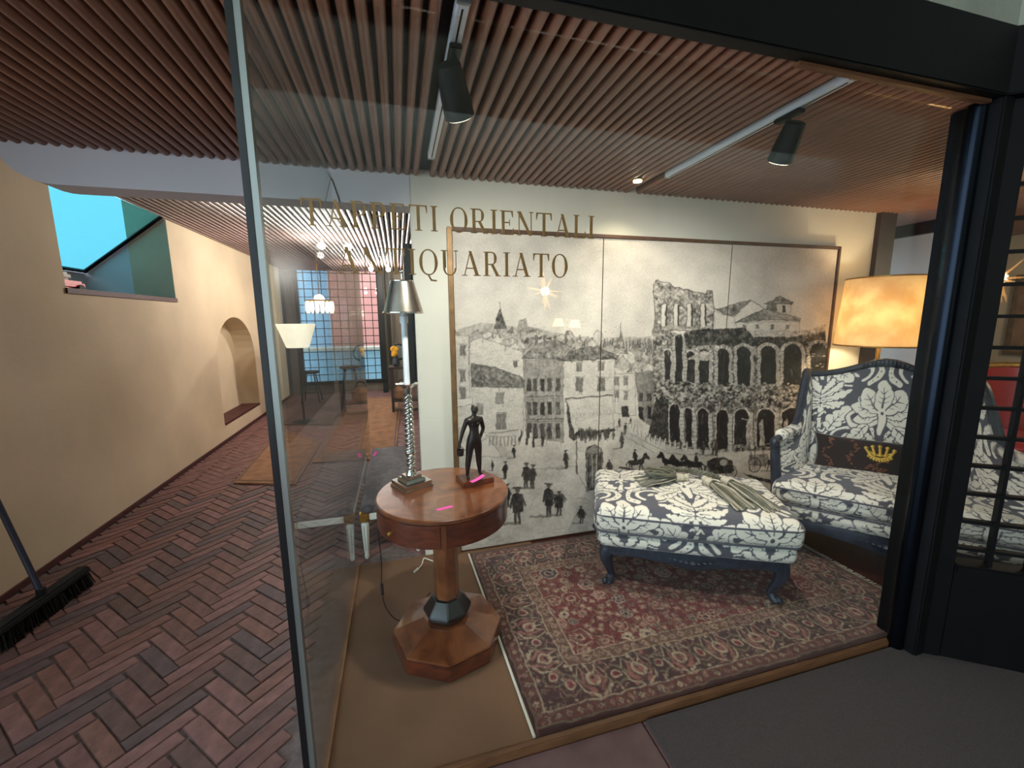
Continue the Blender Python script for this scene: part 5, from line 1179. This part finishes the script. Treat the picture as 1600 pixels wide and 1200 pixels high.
MB().box(-.26, .26, -.19, .19, .72, .755).build('top', M['dark_wood'], fs, bevel=.004); MB().box(-.24, .24, -.17, .17, .18, .20).build('shelf', M['dark_wood'], fs)
bg_ = thing('shoulder_bag', 'tan bag on the lower shelf of the dark stand', 'bag', (.02, 7.0, .20)); MB().lathe([(.10, 0), (.14, .03), (.15, .16), (.08, .22), (.03, .23)], 16).build('body', M['tan_rug'], bg_, smooth=True); MB().tube([(.09*math.cos(a), 0, .20+.12*math.sin(a)) for a in np.linspace(0, PI, 13)], .008, 6).build('strap', M['dark_wood'], bg_, smooth=True)
vs_ = thing('flower_vase', 'yellow flowers in a dark vase on the back room stand', 'flowers', (-.06, 6.95, .755)); MB().lathe([(.03, 0), (.06, .04), (.05, .12), (.03, .16), (.035, .17)], 16).build('vase', M['slate_wood'], vs_, smooth=True)
R2 = random.Random(4)
for k in range(12):
    a = R2.uniform(0, 6.28); p = (.05*math.cos(a)*R2.random()-.02, .05*math.sin(a), .22+R2.uniform(-.05, .09))
    f = MB().ball(p, .034, 8, 6)
    for q in range(5): f.ball((p[0]+.022*math.cos(q*1.25), p[1]-.012, p[2]+.022*math.sin(q*1.25)), .016, 6, 5)
    f.build('flower', M['yellow'], vs_, smooth=True)
MB().tube([(0, 0, .1), (-.01, 0, .24)], .006, 5).tube([(0, 0, .1), (.02, .01, .2)], .005, 5).build('stems', M['leaf'], vs_)
wm = thing('round_mirror', 'round wrought iron mirror behind the yellow flowers', 'mirror', (-.02, 7.15, .755)); MB().tube([(.13*math.cos(a), 0, .22+.13*math.sin(a)) for a in np.linspace(0, 2*PI, 33)], .014, 8).build('rim', M['black'], wm, smooth=True); MB().tube([(0, 0, .09), (0, 0, 0)], .014, 8).build('foot', M['black'], wm); MB().tube([(0, .004, .22), (0, .012, .22)], .122, 28).build('glass', M['steel'], wm)
dr = struct(MB().box(-.36, -.26, 8.9, 9.0, 0, 2.45).box(-.20, -.14, 8.9, 8.96, 0, 2.45).build('door_2', M['black']))
struct(MB().box(.05, .099, YW+.10, YW+.16, 1.12, 1.95).build('trim_12', M['black']))

wr = MB().tube([(-.335, YW-.004, 2.30), (-.30, YW-.004, 2.24), (-.27, YW-.004, 2.132)], .003, 5).build('cable', M['cord_brown']); tag(wr, 'thin dark cable running down the white beam', 'cable')
# ------------------------------------------------------------------ things at the left
br = thing('push_broom', 'black push broom with navy pole leaning against the left wall', 'broom', (-1.84, 2.50, 0), R_(85))
hd = MB().box(-.26, .26, -.035, .035, .075, .115).build('head', M['broom'], br, bevel=.01)
bs_ = MB(); R3 = random.Random(9)
for k in range(520):
    x, y = R3.uniform(-.255, .255), R3.uniform(-.03, .03); bs_.tube([(x, y, .078), (x*1.04+R3.uniform(-.01, .01), y*1.5, .0)], .003, 3, cap=False)
tag(bs_.build('bristles', M['broom'], br), kind='stuff')
MB().tube([(0, 0, .11), (0, 0, .15)], .02, 10).build('socket', M['broom'], br, smooth=True)
iv = Matrix.Rotation(-R_(85), 3, 'Z'); e1 = iv@Vector((XL+.016+1.84, .15, 1.07)); MB().tube([(0, 0, .12), tuple(e1)], .0135, 10).build('pole', M['navy'], br, smooth=True)
rt = thing('toy_car', 'small red toy with black wheels on the skylight sill', 'toy', (XL-.42, 4.13, 1.737), R_(90))
MB().box(-.20, .20, -.09, .09, .03, .10).build('body', M['red_plastic'], rt, bevel=.02); MB().box(-.10, .08, -.075, .075, .10, .165).build('cabin', M['off_white'], rt, bevel=.02)
for sx in (-.12, .12):
    for sy in (-.09, .09): MB().tube([(sx, sy-.015, .035), (sx, sy+.015, .035)], .035, 14).build('wheel', M['black'], rt, smooth=True)
MB().ball((-.12, 0, .19), .03, 10, 7).build('knob', M['black'], rt, smooth=True); MB().ball((.10, 0, .15), .03, 10, 7).build('knob', M['black'], rt, smooth=True)

# ------------------------------------------------------------------ things behind the lattice door
rc = thing('gilt_armchair', 'red leather armchair with gilt curved back seen through the lattice', 'armchair', (4.75, 2.02, 0), R_(-60))
for x in (-.30, .30):
    for y in (-.28, .28): MB().tube(spline([(x, y, 0), (x*1.03, y*1.03, .15), (x*.97, y*.97, .34)], 4), .024, 8).build('leg', M['gilt'], rc, smooth=True)
MB().box(-.35, .35, -.33, .33, .33, .40).build('seat_rail', M['dark_wood'], rc, bevel=.01)
q = MB(); V = []
o = MB().box(-.33, .33, -.32, .31, .40, .54).build('seat', M['red_leather'], rc, bevel=.045, smooth=True)
bk = MB(); n = 20; V = []; F = []
for k in range(n+1):
    a = PI*(k/n); 
    for r, z in ((.36, .42), (.36, .98+.08*math.sin(a)), (.30, .98+.08*math.sin(a)), (.30, .42)): V.append((r*math.cos(a), .05+r*math.sin(a)*.95, z))
for k in range(n):
    for i in range(4): F.append((k*4+i, k*4+(i+1) % 4, (k+1)*4+(i+1) % 4, (k+1)*4+i))
F += [(0, 1, 2, 3), (n*4+3, n*4+2, n*4+1, n*4)]
bk.add(V, F).build('backrest', M['red_leather'], rc, smooth=True)
MB().tube([(.335*math.cos(a), .05+.335*.95*math.sin(a), 1.0+.08*math.sin(a)) for a in np.linspace(0, PI, 30)], .026, 8).build('top_rail', M['gilt'], rc, smooth=True)
for s in (-1, 1): MB().tube([(s*.335, .05, 1.0), (s*.35, -.10, .75), (s*.34, -.30, .68)], .024, 8).build('arm', M['gilt'], rc, smooth=True)
pt = thing('framed_painting', 'framed painting on the far right wall behind the lattice', 'painting', (6.185, 2.45, 1.5))
MB().box(-.01, .0, -.32, .32, -.36, .36).build('canvas', M['tan_rug'], pt)
for b_ in ((-.025, .005, -.36, .36, .36, .41), (-.025, .005, -.36, .36, -.41, -.36), (-.025, .005, -.36, -.32, -.36, .36), (-.025, .005, .32, .36, -.36, .36)): MB().box(*b_).build('frame', M['frame_gold'], pt, bevel=.005)
ct = thing('console_table', 'dark round side table behind the red armchair', 'table', (5.72, 2.85, 0)); MB().lathe([(.42, .80), (.45, .815), (.42, .84)], 36).build('top', M['dark_wood'], ct, smooth=True); MB().lathe([(.05, .03), (.04, .4), (.06, .80)], 14).build('column', M['dark_wood'], ct, smooth=True); MB().lathe([(.25, 0), (.25, .03), (.05, .05)], 24).build('foot', M['dark_wood'], ct, smooth=True)
vz = thing('ceramic_bowl', 'dark bowl with price card on the round side table', 'bowl', (5.60, 2.78, .84)); MB().lathe([(.06, 0), (.13, .05), (.17, .14), (.15, .14), (.05, .03)], 24).build('bowl', M['bronze'], vz, smooth=True); cdp = MB().box(-.05, .05, -.002, .002, .13, .23).build('price_card', M['white_metal'], vz)
pd = thing('added_pendant', 'added pendant fixture for the right room fill light behind lattice door', 'lamp', (5.0, 1.3, ZC)); MB().tube([(0, 0, .03), (0, 0, -.22)], .005, 6).build('cord', M['cord_brown'], pd); MB().lathe([(.02, -.20), (.10, -.30), (.095, -.30), (.015, -.205)], 20, cap=False).build('shade', M['gilt'], pd, smooth=True); MB().ball((0, 0, -.27), .025, 10, 8).build('bulb', M['bulb'], pd, smooth=True)  # fixture added to give the fill light a source
point('right_room_fill', (5.0, 1.3, 1.93), 12, (1, .75, .5), .08)  # added warm fill that brightens the right room

# ------------------------------------------------------------------ lamps of the lane, mirrored faintly in the shop window
ln = thing('pendant_lantern', 'lit star pendant lantern hanging in the lane, mirrored in the window', 'lantern', (1.925, -2.900, 1.869))
MB().ball((0, 0, 0), .06, 14, 10).build('bulb', M['bulb'], ln, smooth=True); MB().tube([(0, 0, .25), (0, 0, 2.431)], .008, 6).build('chain', M['black'], ln)
M['amber'] = mat('amber glass rib', (1, .75, .45), .4, emit=(1, .72, .40), estr=3)
rb = None
for k in range(22):
    if rb is None: rb = MB().tube([(.07, 0, 0), (.25, 0, 0)], [.012, .003], 5).build('ray', M['amber'], ln); o = rb
    else: o = copy_part(rb, ln)
    o.rotation_euler = (k*.9, k*2.4, k*1.7)
M['wall_shade'] = mat('lit silk shade', (.95, .88, .7), .8, emit=(1, .88, .62), estr=5)
for lab, x, z in (('left lit wall lamp of the pair on the opposite wall', 2.624, 1.428), ('right lit wall lamp of the pair on the opposite wall', 2.923, 1.403)):
    t = thing('wall_lamp', lab, 'lamp', (x, -4.3, z)); MB().box(-.04, .04, 0, .02, -.16, .0).build('back_plate', M['gilt'], t, bevel=.004); MB().tube([(0, .02, -.1), (0, .12, -.12), (0, .14, -.06)], .01, 8).build('arm', M['gilt'], t, smooth=True)
    MB().lathe([(.105, -.05), (.06, .08)], 24, (0, .14)).build('shade', M['wall_shade'], t, smooth=True)
